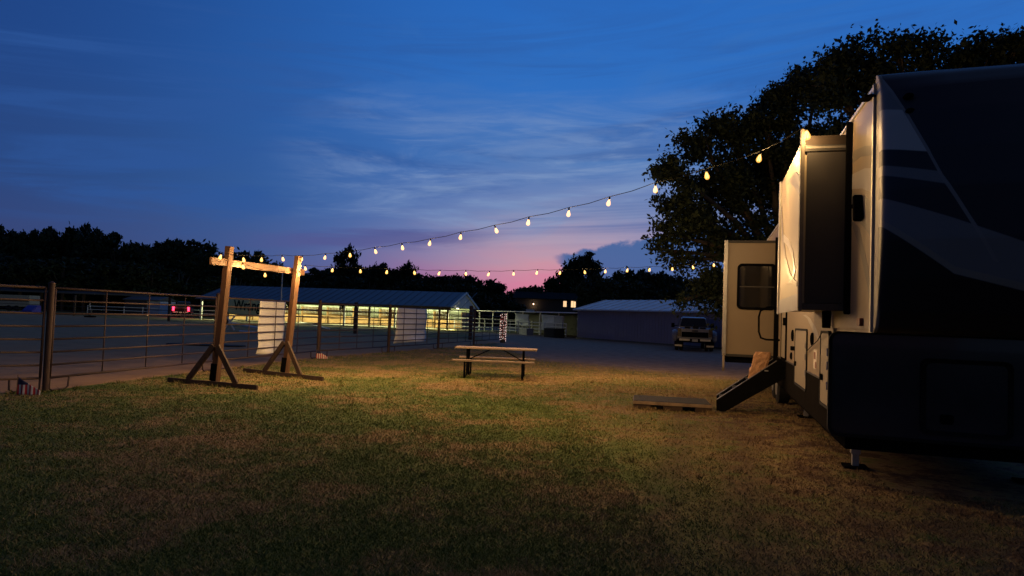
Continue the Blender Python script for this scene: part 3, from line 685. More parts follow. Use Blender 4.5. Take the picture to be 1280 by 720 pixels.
# banner with lettering on the far fence
B0, B1 = Vector((-22.75, 55.05, 0)), Vector((-18.0, 52.27, 0)); bd = (B1-B0).normalized(); bn_ = Vector((bd.y, -bd.x, 0)); bw = (B1-B0).length
br_ = empty('sponsor_banner', B0+bn_*.16, 'tan sponsor banner with black lettering on the far arena fence', 'banner', rz=math.atan2(bd.y, bd.x))
BANM = mat('tan_banner_cloth', (.75, .68, .46), .8, var=.10, scale=1)
_n = NT(BANM.node_tree); _p = BANM.node_tree.nodes['Principled BSDF']; _t = _n.n('ShaderNodeBsdfTranslucent'); _t.inputs[0].default_value = (.8, .7, .42, 1); _m = _n.n('ShaderNodeMixShader'); _m.inputs[0].default_value = .65
BANM.node_tree.links.new(_p.outputs[0], _m.inputs[1]); BANM.node_tree.links.new(_t.outputs[0], _m.inputs[2]); BANM.node_tree.links.new(_m.outputs[0], BANM.node_tree.nodes['Material Output'].inputs[0])
rows = []
for j in range(7):
    q = j/6; rows.append([(bw*i/24, .02*math.sin(i*.9+q*2), .92+1.32*q-.16*(1-q)*math.sin(math.pi*i/24)+.12*(1-q)) for i in range(25)])
MB().grid(rows).build('cloth', BANM, br_, smooth=True, solid=.006)
fc = bpy.data.curves.new('lettering', 'FONT'); fc.body = 'Wrangler'; fc.size = 1.05; fc.extrude = .004; fc.offset = .018; fc.space_character = 1.02
fo = bpy.data.objects.new('lettering_curve', fc); col.objects.link(fo); bpy.context.view_layer.update()
lme = bpy.data.meshes.new_from_object(fo.evaluated_get(bpy.context.evaluated_depsgraph_get())); bpy.data.objects.remove(fo)
lme.materials.clear(); lme.materials.append(mat('black_lettering', (.006, .006, .006), .8, spec=.1))
fo = bpy.data.objects.new('lettering', lme); col.objects.link(fo); fo.parent = br_; fo.location = (.88, -.05, 1.34); fo.rotation_euler = (R(90), 0, 0); fo.scale = (1.06, 1.08, 1)

# ================================================================== FAIRY-LIGHT POST
lp = empty('wrapped_post', (-.45, 41.5, 0), 'stout post wrapped in small white and red fairy lights at the fence end', 'lit post')
MB().tube([(0, 0, 0), (0, 0, 1.85)], [.16, .15], 14).build('post', BARK, lp)
cw = MB(); pts = [(.165*math.cos(a*.35), .165*math.sin(a*.35), .12+1.66*a/220) for a in range(221)]; cw.tube(pts, .008, 5); cw.build('wire', BLACKR, lp)
for nm, m_, off in (('white_fairy_lights', emit('fairy_white', (1.0, .78, .70), 1.6), 0), ('red_fairy_lights', emit('fairy_red', (.9, .14, .12), .55), 1)):
    mb = MB()
    for k in range(off, 220, 2):
        a = k*.35+random.uniform(-.15, .15); z = .12+1.66*k/220+random.uniform(-.03, .03)
        if random.random() < .25*(k/220): continue
        x, y = .185*math.cos(a), .185*math.sin(a); s = .020; mb.lathe([(0, -s), (s*.8, -s*.6), (s, 0), (s*.8, s*.6), (0, s)], (x, y, z), 6)
    q = mb.build(nm, m_, lp); q['kind'] = 'stuff'

# ================================================================== HORSE BARN
bx, by = Vector((-.978, .208, 0)), Vector((.208, .978, 0)); B = Vector((-6.5, 70, 0)); BL, BD, EV, RG = 28.6, 10.0, 2.3, 3.95
brn = empty('horse_barn', B, 'long open-sided horse barn with dark roof and yellow-green light inside', 'barn', rz=math.atan2(.208, -.978)-math.pi)
# local x runs right along the front (0 at right corner, -BL at left), local y runs back
MB().px([(-.6, EV-.03), (BD/2, RG), (BD/2, RG+.10), (-.6, EV+.07)], -BL-.4, .5).build('roof', BARNR, brn)
MB().px([(BD+.6, EV-.03), (BD/2+.004, RG), (BD/2+.004, RG+.10), (BD+.6, EV+.07)], -BL-.4, .5).build('roof', BARNR, brn)
rb = MB(); [rb.bar((-BL-.3+i*.9, -.6, EV+.09), (-BL-.3+i*.9, BD/2, RG+.12), .04, .03) for i in range(35)]; rb.build('roof_rib', BARNR, brn)
gb = MB(); gb.px([(.05, EV+.02), (BD-.05, EV+.02), (BD/2, RG-.03)], .30, .36); gb = gb.build('gable', GABLE, brn)
bt = MB(); [bt.box(.36, .385, y, y+.05, EV+.02, EV+(RG-EV)*min(y, BD-y)/(BD/2)-.06) for y in np.arange(.5, BD-.4, .55)]; bt.build('batten', GABLE, gb)
MB().bar((.53, -.6, EV+.0), (.53, BD/2, RG+.05), .05, .22).build('fascia', GABLE, brn); MB().bar((.53, BD+.6, EV), (.53, BD/2, RG+.05), .05, .22).build('fascia', GABLE, brn)
for i in range(11):
    x = -i*BL/10; w_ = .09
    MB().box(x-w_, x+w_, .0, .18, 0, EV).build('post', WHITEP if i % 3 else WOODDARK, brn)
MB().box(-BL, .3, .0, .16, EV-.22, EV-.02).build('eave_beam', WOODDARK, brn)
MB().box(-BL, 0, BD-.2, BD, 0, EV).build('back_wall', BARNW, brn)
MB().box(-BL-.1, -BL, 5.1, BD, 0, EV).build('end_wall', BARNW, brn)
MB().box(-BL, .2, .0, BD-.2, .004, .03).build('slab', mat('barn_floor', (.30, .27, .2), .9), brn)
for i in range(9):
    x = -1.5-i*3.2
    q = MB(); q.box(x-1.4, x+1.4, 5.0, 5.08, .1, .95); q = q.build('stall_front', STALL, brn)
    g_ = MB(); [g_.tube([(x-1.35+k*.18, 5.04, 1.15), (x-1.35+k*.18, 5.04, 1.95)], .012, 5) for k in range(16)]; g_.bar((x-1.4, 5.04, 1.97), (x+1.4, 5.04, 1.97), .06, .05); g_.build('stall_bars', WHITEP, q)
    MB().box(x+1.5, x+1.58, 5.0, BD-.2, .05, 1.9).build('stall_divider', STALL, brn)
for i in range(6):
    x = -2.5-i*5
    tl = MB(); tl.box(x-.7, x+.7, 2.4, 2.52, EV+.42, EV+.48); lamp = tl.build('tube_lamp', emit('fluorescent', (1.0, .97, .62), 14.0), brn)
    point_light('barn_light', (x, 2.46, EV+.30), BARN_W*4.2, (.96, 1.0, .50), .25, lamp)
fanp = None
for x, z in ((-27.2, 1.95), (-22.7, 1.95), (-18.9, 1.95), (-12.4, 1.95), (-3.3, 1.9)):
    lab = 'box fans hung dark against the barn light'
    if fanp is None:
        fanp = empty('box_fan', (0, 0, 0), 'dark box fan hanging in the lit barn', 'fan', group=lab); fanp.rotation_euler = brn.rotation_euler
        q = MB(); ring_px(q, rrect(-.34, .34, -.34, .34, .05), rrect(-.28, .28, -.28, .28, .05), -.1, .1); swap_xy(q); q.build('housing', BLACKM, fanp)
        q = MB(); [q.bar((0, 0, 0), (.27*math.cos(k*1.257), .03, .27*math.sin(k*1.257)), .02, .16, up=(-math.sin(k*1.257), .3, math.cos(k*1.257))) for k in range(5)]; q.build('blades', BLACKM, fanp)
        [MB().tube([(x_, 0, .34), (x_, 0, .8)], .01, 5).build('hanger', BLACKM, fanp) for x_ in (-.25, .25)]; f_ = fanp
    else: f_ = copy_tree(fanp)
    f_.location = brn.matrix_basis @ Vector((x, 1.6, z))
# lamp at the barn's right end lighting the paddock
yl = MB().box(.55, .75, 1.2, 1.5, EV-.12, EV-.02).build('flood_lamp', emit('flood_face', (1.0, .95, .6), 3.0), brn)
fl_ = bpy.data.lights.new('flood_light', 'SPOT'); fl_.energy = 3200; fl_.color = (.95, .95, .42); fl_.spot_size = R(95); fl_.spot_blend = .6; fl_.shadow_soft_size = .1
flo = bpy.data.objects.new('flood_light', fl_); col.objects.link(flo); flo.parent = yl; flo.location = (.9, 1.3, EV-.25); flo.rotation_euler = (R(-14), R(48), 0)
# white paddock fence
pf0 = Vector((-6.0, 73.0, 0)); wfz = empty('paddock_fence', pf0, 'white pipe paddock fence lit beside the barn end', 'fence')
mb = MB(); 
for z in (.35, .8, 1.25): mb.tube([(0, 0, z), (8.2, -2.5, z)], .045, 8)
mb.build('rail', WHITEP, wfz)
for k in range(6): q = Vector((8.2, -2.5, 0))*k/5; MB().tube([q, q+Vector((0, 0, 1.3))], .055, 8).build('post', WHITEP, wfz)
tag(MB().pz([(-6, 66), (3.5, 64.5), (3.0, 75), (-3.6, 76)], .004, .009).build('paddock_ground', mat('paddock_grass', (.085, .10, .03), .95, var=.35, scale=1.5, bump=.5)), kind='structure')
# lamp pole
lpz = empty('lamp_pole', (-22.6, 67, 0), 'thin grey metal pole standing in front of the barn roof', 'pole')
MB().tube([(0, 0, 0), (0, 0, 5.2)], [.08, .05], 10).build('pole', ALU, lpz); MB().bar((0, 0, 5.15), (.7, -.1, 5.3), .10, .08).build('lamp_arm', ALU, lpz)

# ================================================================== PEN SHELTER
S0, S1 = at(600, 390, 74), at(724, 394, 57); S0.z = S1.z = 0
sd = (S1-S0).normalized(); sn = Vector((-sd.y, sd.x, 0)); SL = (S1-S0).length
ps = empty('pen_shelter', S0, 'low open-fronted livestock pen shelter between barn and blue shed', 'shelter', rz=math.atan2(sd.y, sd.x))
MB().px([(-.4, 2.06), (5, 2.16), (5, 2.24), (-.4, 2.14)], 0, SL).build('roof', SHEDR, ps)
MB().box(0, SL, 4.8, 4.9, 0, 2.1).build('back_wall', HOUSEW, ps)
for k in range(7): MB().box(SL*k/6-.05, SL*k/6+.05, -.05, .05, 0, 2.06).build('post', WHITEP, ps)
for x0, x1 in ((6.0, 9.2), (9.4, 13.6), (14.4, 17.8)):
    q = MB(); [q.tube([(x0, -.3, z), (x1, -.3, z)], .035, 6) for z in (.25, .55, .85, 1.15)]; [q.tube([(x, -.3, .05), (x, -.3, 1.2)], .04, 6) for x in (x0, (x0+x1)/2, x1)]; q.build('pen_gate', WHITEP, ps)
for x0, x1, z0, z1, lab in ((8.2, 11.0, .7, 1.95, 'pale tarp hanging at the left of the pen shelter'), (13.3, 17.1, .5, 1.9, 'widest pale tarp hanging mid pen shelter'), (19.2, 20.6, .3, 1.7, 'narrow pale tarp at the pen shelter end beside the shed')):
    m_ = ps.matrix_basis
    cloth('hanging_tarp', m_ @ Vector((x0, -.12, z1)), m_ @ Vector((x1, -.12, z1-.1)), m_ @ Vector((x0+.1, -.12, z0)), m_ @ Vector((x1-.05, -.12, z0+.05)), lab, 'tarp', TARP, wav=.06, seed=int(x0))
MB().box(15.6, 17.0, -.2, -.14, 0, 1.75).build('door', mat('pen_door', (.2, .2, .25), .6), ps)
tr_ = empty('stock_tank', ps.matrix_basis @ Vector((18.6, -2.0, 0)), 'dark stock tank in front of the pen shelter beside the shed', 'tank', rz=ps.rotation_euler.z)
mb = MB(); ring_px(mb, [(p[1], p[0]) for p in rrect(-1.1, 1.1, -.5, .5, .4)], [(p[1], p[0]) for p in rrect(-1.05, 1.05, -.45, .45, .37)], 0, .75); mb.v = [(p[2], p[1], p[0]) for p in mb.v]
mb.build('basin', BLACKR, tr_); MB().pz(rrect(-1.04, 1.04, -.44, .44, .37), .05, .62).build('water', GLASSD, tr_)
bo = empty('feed_box', ps.matrix_basis @ Vector((13.2, -1.6, 0)), 'grey low feed box before the middle of the pen shelter', 'box', rz=ps.rotation_euler.z)
MB().box(-.7, .7, -.35, .35, 0, .55).build('bin', mat('feed_grey', (.17, .18, .23), .6), bo, bevel=.02); MB().box(-.73, .73, -.38, .38, .55, .60).build('lid', mat('feed_lid', (.26, .27, .32), .5), bo, bevel=.01)

# ================================================================== BLUE SHED
H0 = Vector((5.5, 56.5, 0)); H1 = Vector((14.0, 43.6, 0)); hd_ = (H1-H0).normalized()
HL = 19.0; sh = empty('metal_shed', H0, 'long lavender-blue metal shed with pale sloping roof behind the truck', 'shed', rz=math.atan2(hd_.y, hd_.x))
sh.location = H0
MB().box(0, HL, .0, 6.0, 0, 2.33).build('wall', SHEDW, sh)
rbm = MB(); [rbm.box(.15+i*.3, .19+i*.3, -.018, .0, .05, 2.3) for i in range(62)]; rbm.build('wall_rib', SHEDW, sh)
MB().box(-.02, HL, -.03, .0, 0, .10).build('base_trim', DKTRIM, sh)
rf = MB(); rf.px([(-.35, 2.33), (3.0, 3.22), (3.0, 3.30), (-.35, 2.41)], -.2, HL+.2); rf.px([(6.35, 2.33), (3.004, 3.22), (3.004, 3.30), (6.35, 2.41)], -.2, HL+.2); rf = rf.build('roof', SHEDR, sh)
rs = MB(); [rs.bar((.1+i*1.05, -.34, 2.43), (.1+i*1.05, 3.0, 3.32), .05, .035) for i in range(18)]; rs.build('roof_seam', mat('roof_seam', (.62, .60, .58), .5), rf)
MB().bar((-.2, -.36, 2.36), (HL+.2, -.36, 2.36), .03, .10).build('eave_trim', ALU, sh)

# ================================================================== TRUCKS
def pickup(loc, rz, label, paint, lit=False):
    t = empty('pickup_truck', loc, label, 'pickup truck', rz=rz)
    # local: tail at y=0, front at +y
    bed = MB(); bed.px([(0, .62), (0, 1.28), (2.45, 1.34), (2.45, .62)], -.95, .95); bed.build('bed', paint, t, bevel=.05)
    cab = MB(); cab.px([(2.5, .55), (2.5, 1.36), (2.78, 1.93), (3.1, 1.98), (4.3, 1.96), (4.95, 1.40), (5.0, .55)], -.93, .93)
    cab.v = [(x*(1-max(0, z-1.38)*.42), y, z) for x, y, z in cab.v]; co = cab.build('cab', paint, t, bevel=.06)
    MB().px([(5.03, .55), (5.03, 1.36), (5.9, 1.30), (6.2, 1.22), (6.25, .55)], -.93, .93).build('hood', paint, t, bevel=.06)
    rw = MB(); rw.py([(-.80, 1.40), (.80, 1.40), (.66, 1.89), (-.66, 1.89)], 2.56, 2.60)
    k = len(rw.v)
    rw.v = [(x, y+(z-1.36)*.49-.07, z) for x, y, z in rw.v]; rw.build('rear_window', GLASSD, co)
    for s in (-1, 1):
        sw = MB(); sw.px([(2.85, 1.42), (3.05, 1.88), (4.2, 1.88), (4.62, 1.42)], s*.925, s*.945); sw.v = [(x*(1-max(0, z-1.38)*.42), y, z) for x, y, z in sw.v]; sw.build('side_window', GLASSD, co)
        fe = MB(); fe.px([(.55, .55), (.62, .95), (.85, 1.16), (1.35, 1.20), (1.7, 1.08), (1.95, .75), (2.0, .55)], s*.95, s*1.26); fe.build('fender', paint, t, bevel=.07, seg=3)
        w2 = .70 if lit else .76; tl = MB(); tl.box(min(s*w2, s*.965), max(s*w2, s*.965), -.03, .04, .80 if lit else .84, 1.30); tl.build('tail_light', emit('lit_tail', (1.0, .02, .05), 9.0) if lit else mat('dark_tail_lens', (.025, .004, .004), .35), t, bevel=.015)
        if lit: point_light('tail_glow', (s*.84, -.35, 1.05), 40, (1.0, .03, .06), .08, t)
        for w0, yy in ((.72, 1.28), (.98, 1.28), (.70, 5.3)):
            x0 = s*w0; wl = MB().tube([(x0+q, yy, .40) for q in (-.11, -.08, .08, .11)], [.35, .40, .40, .35], 22).build('wheel', BLACKR, t)
            MB().tube([(x0-.115, yy, .4), (x0+.115, yy, .4)], .22, 16).build('rim', ALU, wl)
        mf = MB(); mf.box(min(s*.66, s*1.12), max(s*.66, s*1.12), .78, .80, .22, .58); mfo = mf.build('mud_flap', BLACKR, t)
        MB().box(min(s*.68, s*1.1), max(s*.68, s*1.1), .765, .782, .24, .34).build('flap_plate', CHROME, mfo)
        mr = MB(); mr.box(min(s*1.10, s*1.30), max(s*1.10, s*1.30), 4.2, 4.28, 1.30, 1.58); mr.bar((s*.92, 4.25, 1.42), (s*1.12, 4.25, 1.42), .04, .05); mr.build('mirror', BLACKM, t, bevel=.01)
    tg = MB(); tg.box(-.76, .76, -.025, .02, .80, 1.27); tg = tg.build('tailgate', paint, t, bevel=.015)
    MB().box(-.16, .16, -.05, -.02, 1.13, 1.20).build('handle', BLACKM, tg, bevel=.006)
    MB().box(-.74, .74, -.034, -.022, .80, 1.10).build('trim_panel', BLACKM, tg)
    bmp = MB(); bmp.box(-.98, .98, -.22, -.04, .50, .72); bmp = bmp.build('bumper', BLACKM, t, bevel=.03)
    for s in (-1, 1): MB().box(min(s*.28, s*.86), max(s*.28, s*.86), -.232, -.215, .60, .715).build('bumper_chrome', CHROME, bmp, bevel=.006)
    MB().box(-.16, .16, -.235, -.218, .56, .70).build('licence_plate', mat('plate', (.35, .34, .30), .5), bmp)
    [MB().box(x-.16, x+.16, .3, .9, 1.26, 1.30+h_).build('bed_cargo', BLACKR, t, bevel=.03) for x, h_ in ((-.4, .10), (.05, .18), (.45, .08))]
    return t
pickup((10.5, 38.9, 0), R(-13), 'white dual-wheel pickup truck parked tail-first beside the blue shed', TRUCKW)
tv = at(226, 390, 84)
pickup((tv.x, 84, 0), R(20), 'dark pickup with glowing red tail lights left of the barn', DARKP, lit=True)

# ================================================================== FAR LEFT OF THE ARENA
q0 = at(-30, 376, 96); op = empty('open_pavilion', (q0.x, 96, 0), 'long low dark open pavilion on posts under the trees far left', 'pavilion')
MB().px([(-.5, 2.55), (4, 3.2), (4, 3.32), (-.5, 2.7)], 0, 24).build('roof', BARNR, op)
for k in range(9): MB().box(k*3-.14, k*3+.14, 0, .28, 0, 2.55).build('post', WOODDARK, op)
MB().box(0, 24, 6.0, 6.2, 0, 3.0).build('back_wall', HOUSEW, op)
for nm, (px, py, Yd), (lx, ly, lz), m_, lab, cat in (
    ('stock_trailer', (17, 366, 88), (4.2, 2.0, 1.5), mat('trailer_cream', (.30, .28, .24), .5), 'pale stock trailer parked under the far left pavilion edge', 'trailer'),):
    p = at(px, py, Yd); r = empty(nm, (p.x, Yd, 0), lab, cat)
    MB().box(-lx/2, lx/2, 0, ly, .55, .55+lz).build('body', m_, r, bevel=.05)
    MB().box(-lx/2+.1, lx/2-.1, -.02, .0, 1.25, 1.6).build('side_slot', DKTRIM, r)
    for x in (-.5, .5): MB().tube([(x, -.05, .35), (x, .2, .35)], .35, 16).build('wheel', BLACKR, r)
p = at(33, 385, 72); r = empty('covered_box', (p.x, 72, 0), 'blue tarp draped over a wedge-shaped stack at far left', 'tarp')
MB().px([(0, 0), (0, .35), (.9, .95), (1.4, .95), (1.5, 0)], -.55, .6).build('tarp', BLUET, r, bevel=.06)
MB().pz([(-1.5, -.25), (-.5, -.35), (-.5, 1.3), (-1.4, 1.2)], .006, .22).build('tarp_skirt', BLUET, r, bevel=.05)
p = at(113, 389, 66); r = empty('arena_drag', (p.x, 66, 0), 'small dark arena drag with an upright post on the dirt far left', 'arena drag')
MB().box(-.42, .42, -.3, .3, .05, .2).build('frame', BLACKM, r, bevel=.02); MB().tube([(0, 0, .2), (0, 0, .75)], .14, 10).build('drum', DKTRIM, r); MB().tube([(0, 0, .7), (-.1, 0, 1.5)], .03, 6).build('handle', ALU, r)
p = at(194, 378, 92); r = empty('small_shed', (p.x-1.2, 92, 0), 'small dark shed with one pale blue end wall at far left', 'shed', rz=R(-12))
MB().box(-3.4, -.0, 0, 3.2, 0, 2.05).build('wall', DKTRIM, r); MB().box(.004, 2.0, .2, 3.2, 0, 1.9).build('end_wall', mat('pale_blue_wall', (.42, .45, .55), .6), r)
MB().px([(-.2, 2.06), (1.6, 2.55), (3.4, 2.06), (3.4, 1.98), (-.2, 1.98)], -3.6, 2.05).build('roof', BARNR, r)
r = empty('rail_fence', (-45, 88, 0), 'low white rail fence far beyond the arena at left', 'fence')
mb = MB(); [mb.tube([(-12, 4, z), (16, -2, z)], .05, 6) for z in (.5, .95)]; mb.build('rail', WHITEP, r)
for k in range(11): MB().tube([(-12+2.8*k, 4-.6*k, 0), (-12+2.8*k, 4-.6*k, 1.05)], .06, 6).build('post', WHITEP, r)
# jump rails
r = empty('jump_standard', gnd(287, 413), 'white crossed jump standard on the arena dirt under the banner', 'jump')
mb = MB(); mb.bar((-.42, 0, .02), (.32, 0, 1.0), .09, .05, up=(0, 1, 0)); mb.bar((.28, .06, .02), (-.30, .06, 1.0), .09, .05, up=(0, 1, 0)); mb.build('cross', WHITEP, r)
a, c2 = gnd(291, 406, .35)-gnd(287, 413), gnd(333, 413, .35)-gnd(287, 413)
MB().tube([a+Vector((0, 0, .1)), c2+Vector((0, 0, .05))], .07, 8).build('rail', WHITEP, r)
for (a, c2, lab) in (((372, 402), (412, 411), 'white jump pole lying on the dirt before the barn lights'), ((300, 414), (348, 419), 'long white jump pole lying behind the white sheet')):
    A, C = gnd(*a, .06), gnd(*c2, .06); o = MB().tube([A-A, C-A], .07, 8).build('jump_pole', WHITEP, loc=A); tag(o, lab, 'jump pole')
r = gnd(258, 432); rows = MB().pz(rrect(-1.5, 1.5, -.45, .45, .3), .006, .05); tag(rows.build('rubber_mat', BLACKR, loc=r, bevel=.01), 'dark rubber mat lying on the arena dirt behind the timber frame', 'mat')

# ================================================================== HOUSE IN THE TREES
hp = at(690, 385, 120); hs = empty('house', (hp.x, 122, 0), 'dark house among the trees with lit windows', 'house', rz=R(-6))
MB().box(-6.5, 6.5, 0, 7, 0, 5.0).build('wall', HOUSEW, hs)
MB().px([(-.6, 5.0), (3.5, 6.3), (7.6, 5.0), (7.6, 4.9), (-.6, 4.9)], -7.0, 7.0).build('roof', mat('dark_shingles', (.008, .008, .008), .9, spec=.1), hs)
def hwin(x, z, w_, h_, s):
    f = MB().box(x-w_/2-.06, x+w_/2+.06, -.05, 0, z-h_/2-.06, z+h_/2+.06).build('window', GABLE, hs)
    MB().box(x-w_/2, x+w_/2, -.07, -.052, z-h_/2, z+h_/2).build('pane', emit('lit_pane', (1.0, .62, .32), 1.3), f)
    MB().bar((x, -.08, z-h_/2), (x, -.08, z+h_/2), .05, .02).build('mullion', GABLE, f)
hwin(2.4, 4.2, .55, 1.0, 1); hwin(3.9, 4.2, .8, 1.1, 1)
MB().box(-4.4, -3.0, -1.6, -.01, 2.35, 3.0).build('porch_rail', WHITEP, hs)
pl_ = MB().lathe([(0, -.12), (.1, -.08), (.13, 0), (.1, .08), (0, .12)], (-3.2, -.3, 4.0), 10).build('porch_lamp', emit('porch_glow', (1.0, .62, .38), 5.0), hs)
point_light('porch_light', (-3.2, -.5, 3.95), 30, (1.0, .6, .3), .1, pl_)

# ================================================================== TREES
LEAF = bpy.data.materials.new('dark_foliage'); LEAF.use_nodes = True; n = NT(LEAF.node_tree); b = LEAF.node_tree.nodes['Principled BSDF']
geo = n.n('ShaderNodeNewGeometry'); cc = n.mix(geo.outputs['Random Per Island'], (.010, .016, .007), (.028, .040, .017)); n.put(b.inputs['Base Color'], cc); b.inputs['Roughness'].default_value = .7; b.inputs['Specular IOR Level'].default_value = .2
def leaves(lobes, per, size, squash=.8, seed=0, clump=.55, per_clump=60):
    g = np.random.default_rng(seed); allc = []
    for (c, rad), k in zip(lobes, per):
        ncl = max(8, int(k/per_clump)); u = g.normal(size=(ncl, 3)); u /= np.linalg.norm(u, axis=1)[:, None]
        cc_ = np.array(c)+u*(g.random(ncl)**.38)[:, None]*rad*np.array([1, 1, squash])
        w_ = g.normal(size=(k, 3))*clump*np.array([1, 1, .75])
        allc.append(cc_[g.integers(0, ncl, k)]+w_)
    Cn = np.concatenate(allc); k = len(Cn)
    a = g.normal(size=(k, 3)); a /= np.linalg.norm(a, axis=1)[:, None]
    q = g.normal(size=(k, 3)); q -= a*(q*a).sum(1)[:, None]; q /= np.linalg.norm(q, axis=1)[:, None]
    s = size*(.6+.8*g.random(k))[:, None]
    V = np.stack([Cn-a*s, Cn-q*s*.5, Cn+a*s, Cn+q*s*.5], 1).astype(np.float32)
    me = bpy.data.meshes.new('crown'); me.vertices.add(k*4); me.vertices.foreach_set('co', V.ravel())
    me.loops.add(k*4); me.loops.foreach_set('vertex_index', np.arange(k*4, dtype=np.int32))
    me.polygons.add(k); me.polygons.foreach_set('loop_start', np.arange(0, k*4, 4, dtype=np.int32)); me.update(); me.validate()
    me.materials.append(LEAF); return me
def crown_obj(me, parent):
    o = bpy.data.objects.new('crown', me); col.objects.link(o); o.parent = parent; return o
def big_tree(name, base, lobes_px, trunk_h, label, dens, size, seed, r0=.45):
    t = empty(name, base, label, 'tree'); bv = Vector(base); g = random.Random(seed)
    lobes = []; per = []
    for px, py, rp, Yd in lobes_px:
        c = at(px, py, Yd)-bv; rad = rp*Yd/FOC; lobes.append((tuple(c), rad)); per.append(int(dens*rad**2))
    crown_obj(leaves(lobes, per, size, .85, seed, .27, 175), t)
    mb = MB(); fork = Vector((g.uniform(-.3, .3), 0, trunk_h))
    mb.tube([(0, 0, -.1), (.05, 0, .5), fork*.6, fork], [r0*1.4, r0, r0*.9, r0*.8], 12); mb.build('trunk', BARK, t, smooth=True)
    lb = MB()
    for (c, rad) in lobes:
        c = Vector(c); m1 = fork+(c-fork)*.45+Vector((0, 0, .5)); 
        lb.tube([fork-Vector((0, 0, .3)), m1, m1+(c-m1)*.8, c], [r0*.42, r0*.25, .06, .02], 7)
        for _ in range(5):
            e = c+Vector((g.gauss(0, 1), g.gauss(0, 1), g.gauss(0, .7)))*rad*.45; lb.tube([m1+(c-m1)*.6, (c+e)/2, e], [.05, .03, .01], 5)
    lb.build('limbs', BARK, t, smooth=True)
    return t
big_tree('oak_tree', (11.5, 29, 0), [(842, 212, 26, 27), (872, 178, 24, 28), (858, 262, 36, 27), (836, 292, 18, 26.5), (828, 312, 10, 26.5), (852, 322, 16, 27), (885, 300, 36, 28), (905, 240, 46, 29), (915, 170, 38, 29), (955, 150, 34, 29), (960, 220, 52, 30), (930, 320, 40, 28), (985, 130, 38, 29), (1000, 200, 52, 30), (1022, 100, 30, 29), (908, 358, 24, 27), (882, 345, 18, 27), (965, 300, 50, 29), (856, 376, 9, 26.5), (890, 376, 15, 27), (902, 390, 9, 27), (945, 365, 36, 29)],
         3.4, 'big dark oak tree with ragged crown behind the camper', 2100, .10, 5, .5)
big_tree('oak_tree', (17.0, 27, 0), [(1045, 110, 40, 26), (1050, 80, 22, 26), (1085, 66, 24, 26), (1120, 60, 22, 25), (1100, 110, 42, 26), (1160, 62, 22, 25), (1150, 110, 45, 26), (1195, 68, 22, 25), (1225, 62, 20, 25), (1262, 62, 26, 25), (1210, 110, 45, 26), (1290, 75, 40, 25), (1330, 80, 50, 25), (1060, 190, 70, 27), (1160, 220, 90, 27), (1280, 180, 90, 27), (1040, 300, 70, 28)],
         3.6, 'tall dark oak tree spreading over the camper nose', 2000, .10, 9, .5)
# tree line
def proto_tree(seed, H, Wd, kind):
    g = random.Random(seed); lobes = []; per = []
    if kind == 'round': spec = [(0, .62, .36), (-.28, .5, .3), (.28, .5, .3), (0, .8, .22), (-.18, .72, .22), (.2, .72, .22), (0, .3, .34), (-.3, .28, .26), (.3, .28, .26), (0, .1, .3)]
    elif kind == 'dome': spec = [(.40*math.cos(R(a_)), .42+.40*math.sin(R(a_)), .17) for a_ in (5, 30, 52, 72, 90, 108, 128, 150, 175)]+[(-.2, .5, .2), (.2, .5, .2), (0, .55, .26), (0, .3, .2), (0, .12, .22), (-.15, .1, .2), (.15, .1, .2)]
    elif kind == 'loose': spec = [(0, .84, .12), (-.16, .76, .13), (.17, .72, .14), (-.26, .58, .14), (.24, .56, .13), (0, .60, .16), (.05, .42, .2), (-.1, .3, .22), (.1, .14, .25), (-.2, .14, .25)]
    else: spec = [(g.uniform(-.34, .34), g.uniform(.1, .86), g.uniform(.16, .28)) for _ in range(13)]+[(0, .12, .34), (-.25, .15, .3), (.25, .15, .3), (0, .4, .3)]
    for x, z, r_ in spec:
        rad = r_*Wd; zz_ = min(z*H, H-rad*.8); lobes.append(((x*Wd, g.uniform(-.25, .25)*Wd, zz_), rad)); per.append(int(105*rad**2)+120)
    me = leaves(lobes, per, .40, .85, seed, .50)
    mb = MB(); mb.tube([(0, 0, -.2), (.1, 0, H*.3), (-.05, 0, H*.6), (0, 0, H*.85)], [.35, .28, .18, .05], 8)
    for _ in range(5): e = Vector((g.uniform(-.35, .35)*Wd, g.uniform(-.3, .3)*Wd, g.uniform(.55, .9)*H)); mb.tube([(0, 0, H*.35), e*.6+Vector((0, 0, H*.12)), e], [.14, .09, .03], 6)
    return me, mb
HT, WT = 12.0, 10.0
PROT = [proto_tree(s, HT, WT, k) for s, k in ((1, 'mixed'), (2, 'round'), (3, 'mixed'), (4, 'mixed'), (5, 'loose'), (6, 'dome'))]
TR = [None]*len(PROT)
def line_tree(k, px, top, Yd, wpx, label, group=None, name='tree'):
    p = at(px, top, Yd); Hh = p.z; Ww = wpx*Yd/FOC
    t = empty(name, (p.x, Yd, 0), label, 'tree', rz=random.uniform(-.4, .4)+(math.pi if random.random() < .5 else 0), group=group)
    me, mb = PROT[k]
    c = crown_obj(me, t)
    if TR[k] is None: TR[k] = mb.build('trunk', BARK, t, smooth=True)
    else: q = TR[k].copy(); col.objects.link(q); q.parent = t
    t.scale = (Ww/WT, Ww/WT, Hh/HT*1.03)
    return t
def top_at(px):
    xs = [-80, 0, 30, 70, 110, 140, 160, 185, 215, 240, 258, 280, 300, 330, 352, 375, 395, 415, 460, 480, 505, 530, 560, 575, 600, 630, 652, 670, 690, 705, 755, 775, 810, 860, 960]
    ys = [288, 284, 291, 284, 284, 288, 302, 300, 297, 300, 318, 316, 312, 326, 334, 340, 338, 332, 330, 332, 330, 342, 344, 342, 342, 352, 356, 352, 352, 342, 338, 335, 338, 345, 350]
    return float(np.interp(px, xs, ys))
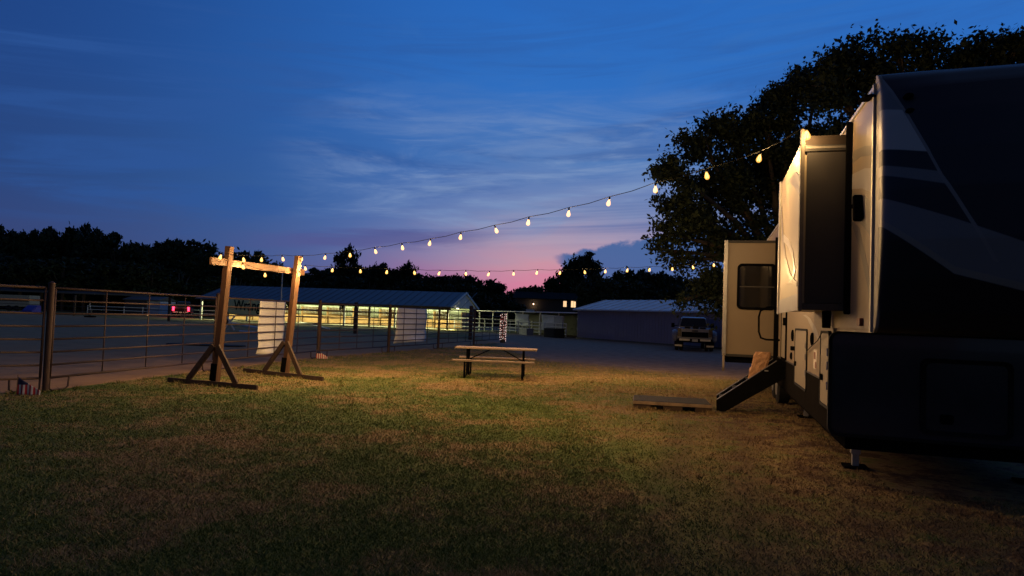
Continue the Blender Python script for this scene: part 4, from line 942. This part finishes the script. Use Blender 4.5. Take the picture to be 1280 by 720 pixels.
GL = 'dark bushy tree in the tall tree line beyond the left of the arena'; GM = 'dark bushy tree in the low tree line behind the barn and pens'; GB = 'dark tree in the row rising behind the shed and truck'
px = -75
while px < 345:
    line_tree(random.choice((0, 1, 2, 3)), px, top_at(px)+random.uniform(-1, 4), random.uniform(108, 122), random.uniform(52, 76), GL, 'tree line left of the arena'); px += random.uniform(19, 26)
px = -60
while px < 360:
    line_tree(random.choice((0, 2, 3)), px, top_at(px)+28+random.uniform(-6, 10), random.uniform(99, 106), random.uniform(60, 80), 'lower dark tree fronting the tall tree line left of the arena', 'lower trees left of the arena'); px += random.uniform(32, 40)
px = 350
while px < 720:
    line_tree(random.choice((0, 1, 2, 3)), px, top_at(px)+random.uniform(0, 5), random.uniform(128, 145), random.uniform(38, 56), GM, 'low tree line behind the barn'); px += random.uniform(15, 21)
px = 345
while px < 720:
    line_tree(random.choice((0, 2, 3)), px, top_at(px)+15+random.uniform(-3, 5), random.uniform(126, 132) if 660 < px < 725 else random.uniform(106, 114), random.uniform(46, 60), 'lower dark bush-like tree close behind the barn', 'bushy trees close behind the barn') if not 640 < px < 735 else None; px += random.uniform(26, 32)
px = 752
while px < 960:
    line_tree(random.choice((0, 2, 3)), px, top_at(px)+12+random.uniform(-3, 5), random.uniform(66, 72), random.uniform(60, 76), 'lower dark tree close behind the blue shed', 'lower trees behind the shed'); px += random.uniform(26, 32)
px = 742
while px < 980:
    line_tree(random.choice((0, 1, 2, 3)), px, top_at(px)+random.uniform(0, 5), random.uniform(74, 88), random.uniform(42, 60), GB, 'trees behind the blue shed'); px += random.uniform(19, 25)
line_tree(5, 728, 315, 138, 55, 'round-crowned dark tree standing above the shed in the pink sky', name='round_tree')
line_tree(4, 436, 303, 118, 44, 'tall ragged tree standing above the barn near the strings', name='ragged_tree')
line_tree(4, 510, 324, 120, 40, 'ragged thin tree with bare twigs above the barn roof end', name='ragged_tree')
line_tree(1, 478, 327, 119, 44, 'rounded dark tree just left of the ragged thin tree', name='round_tree')
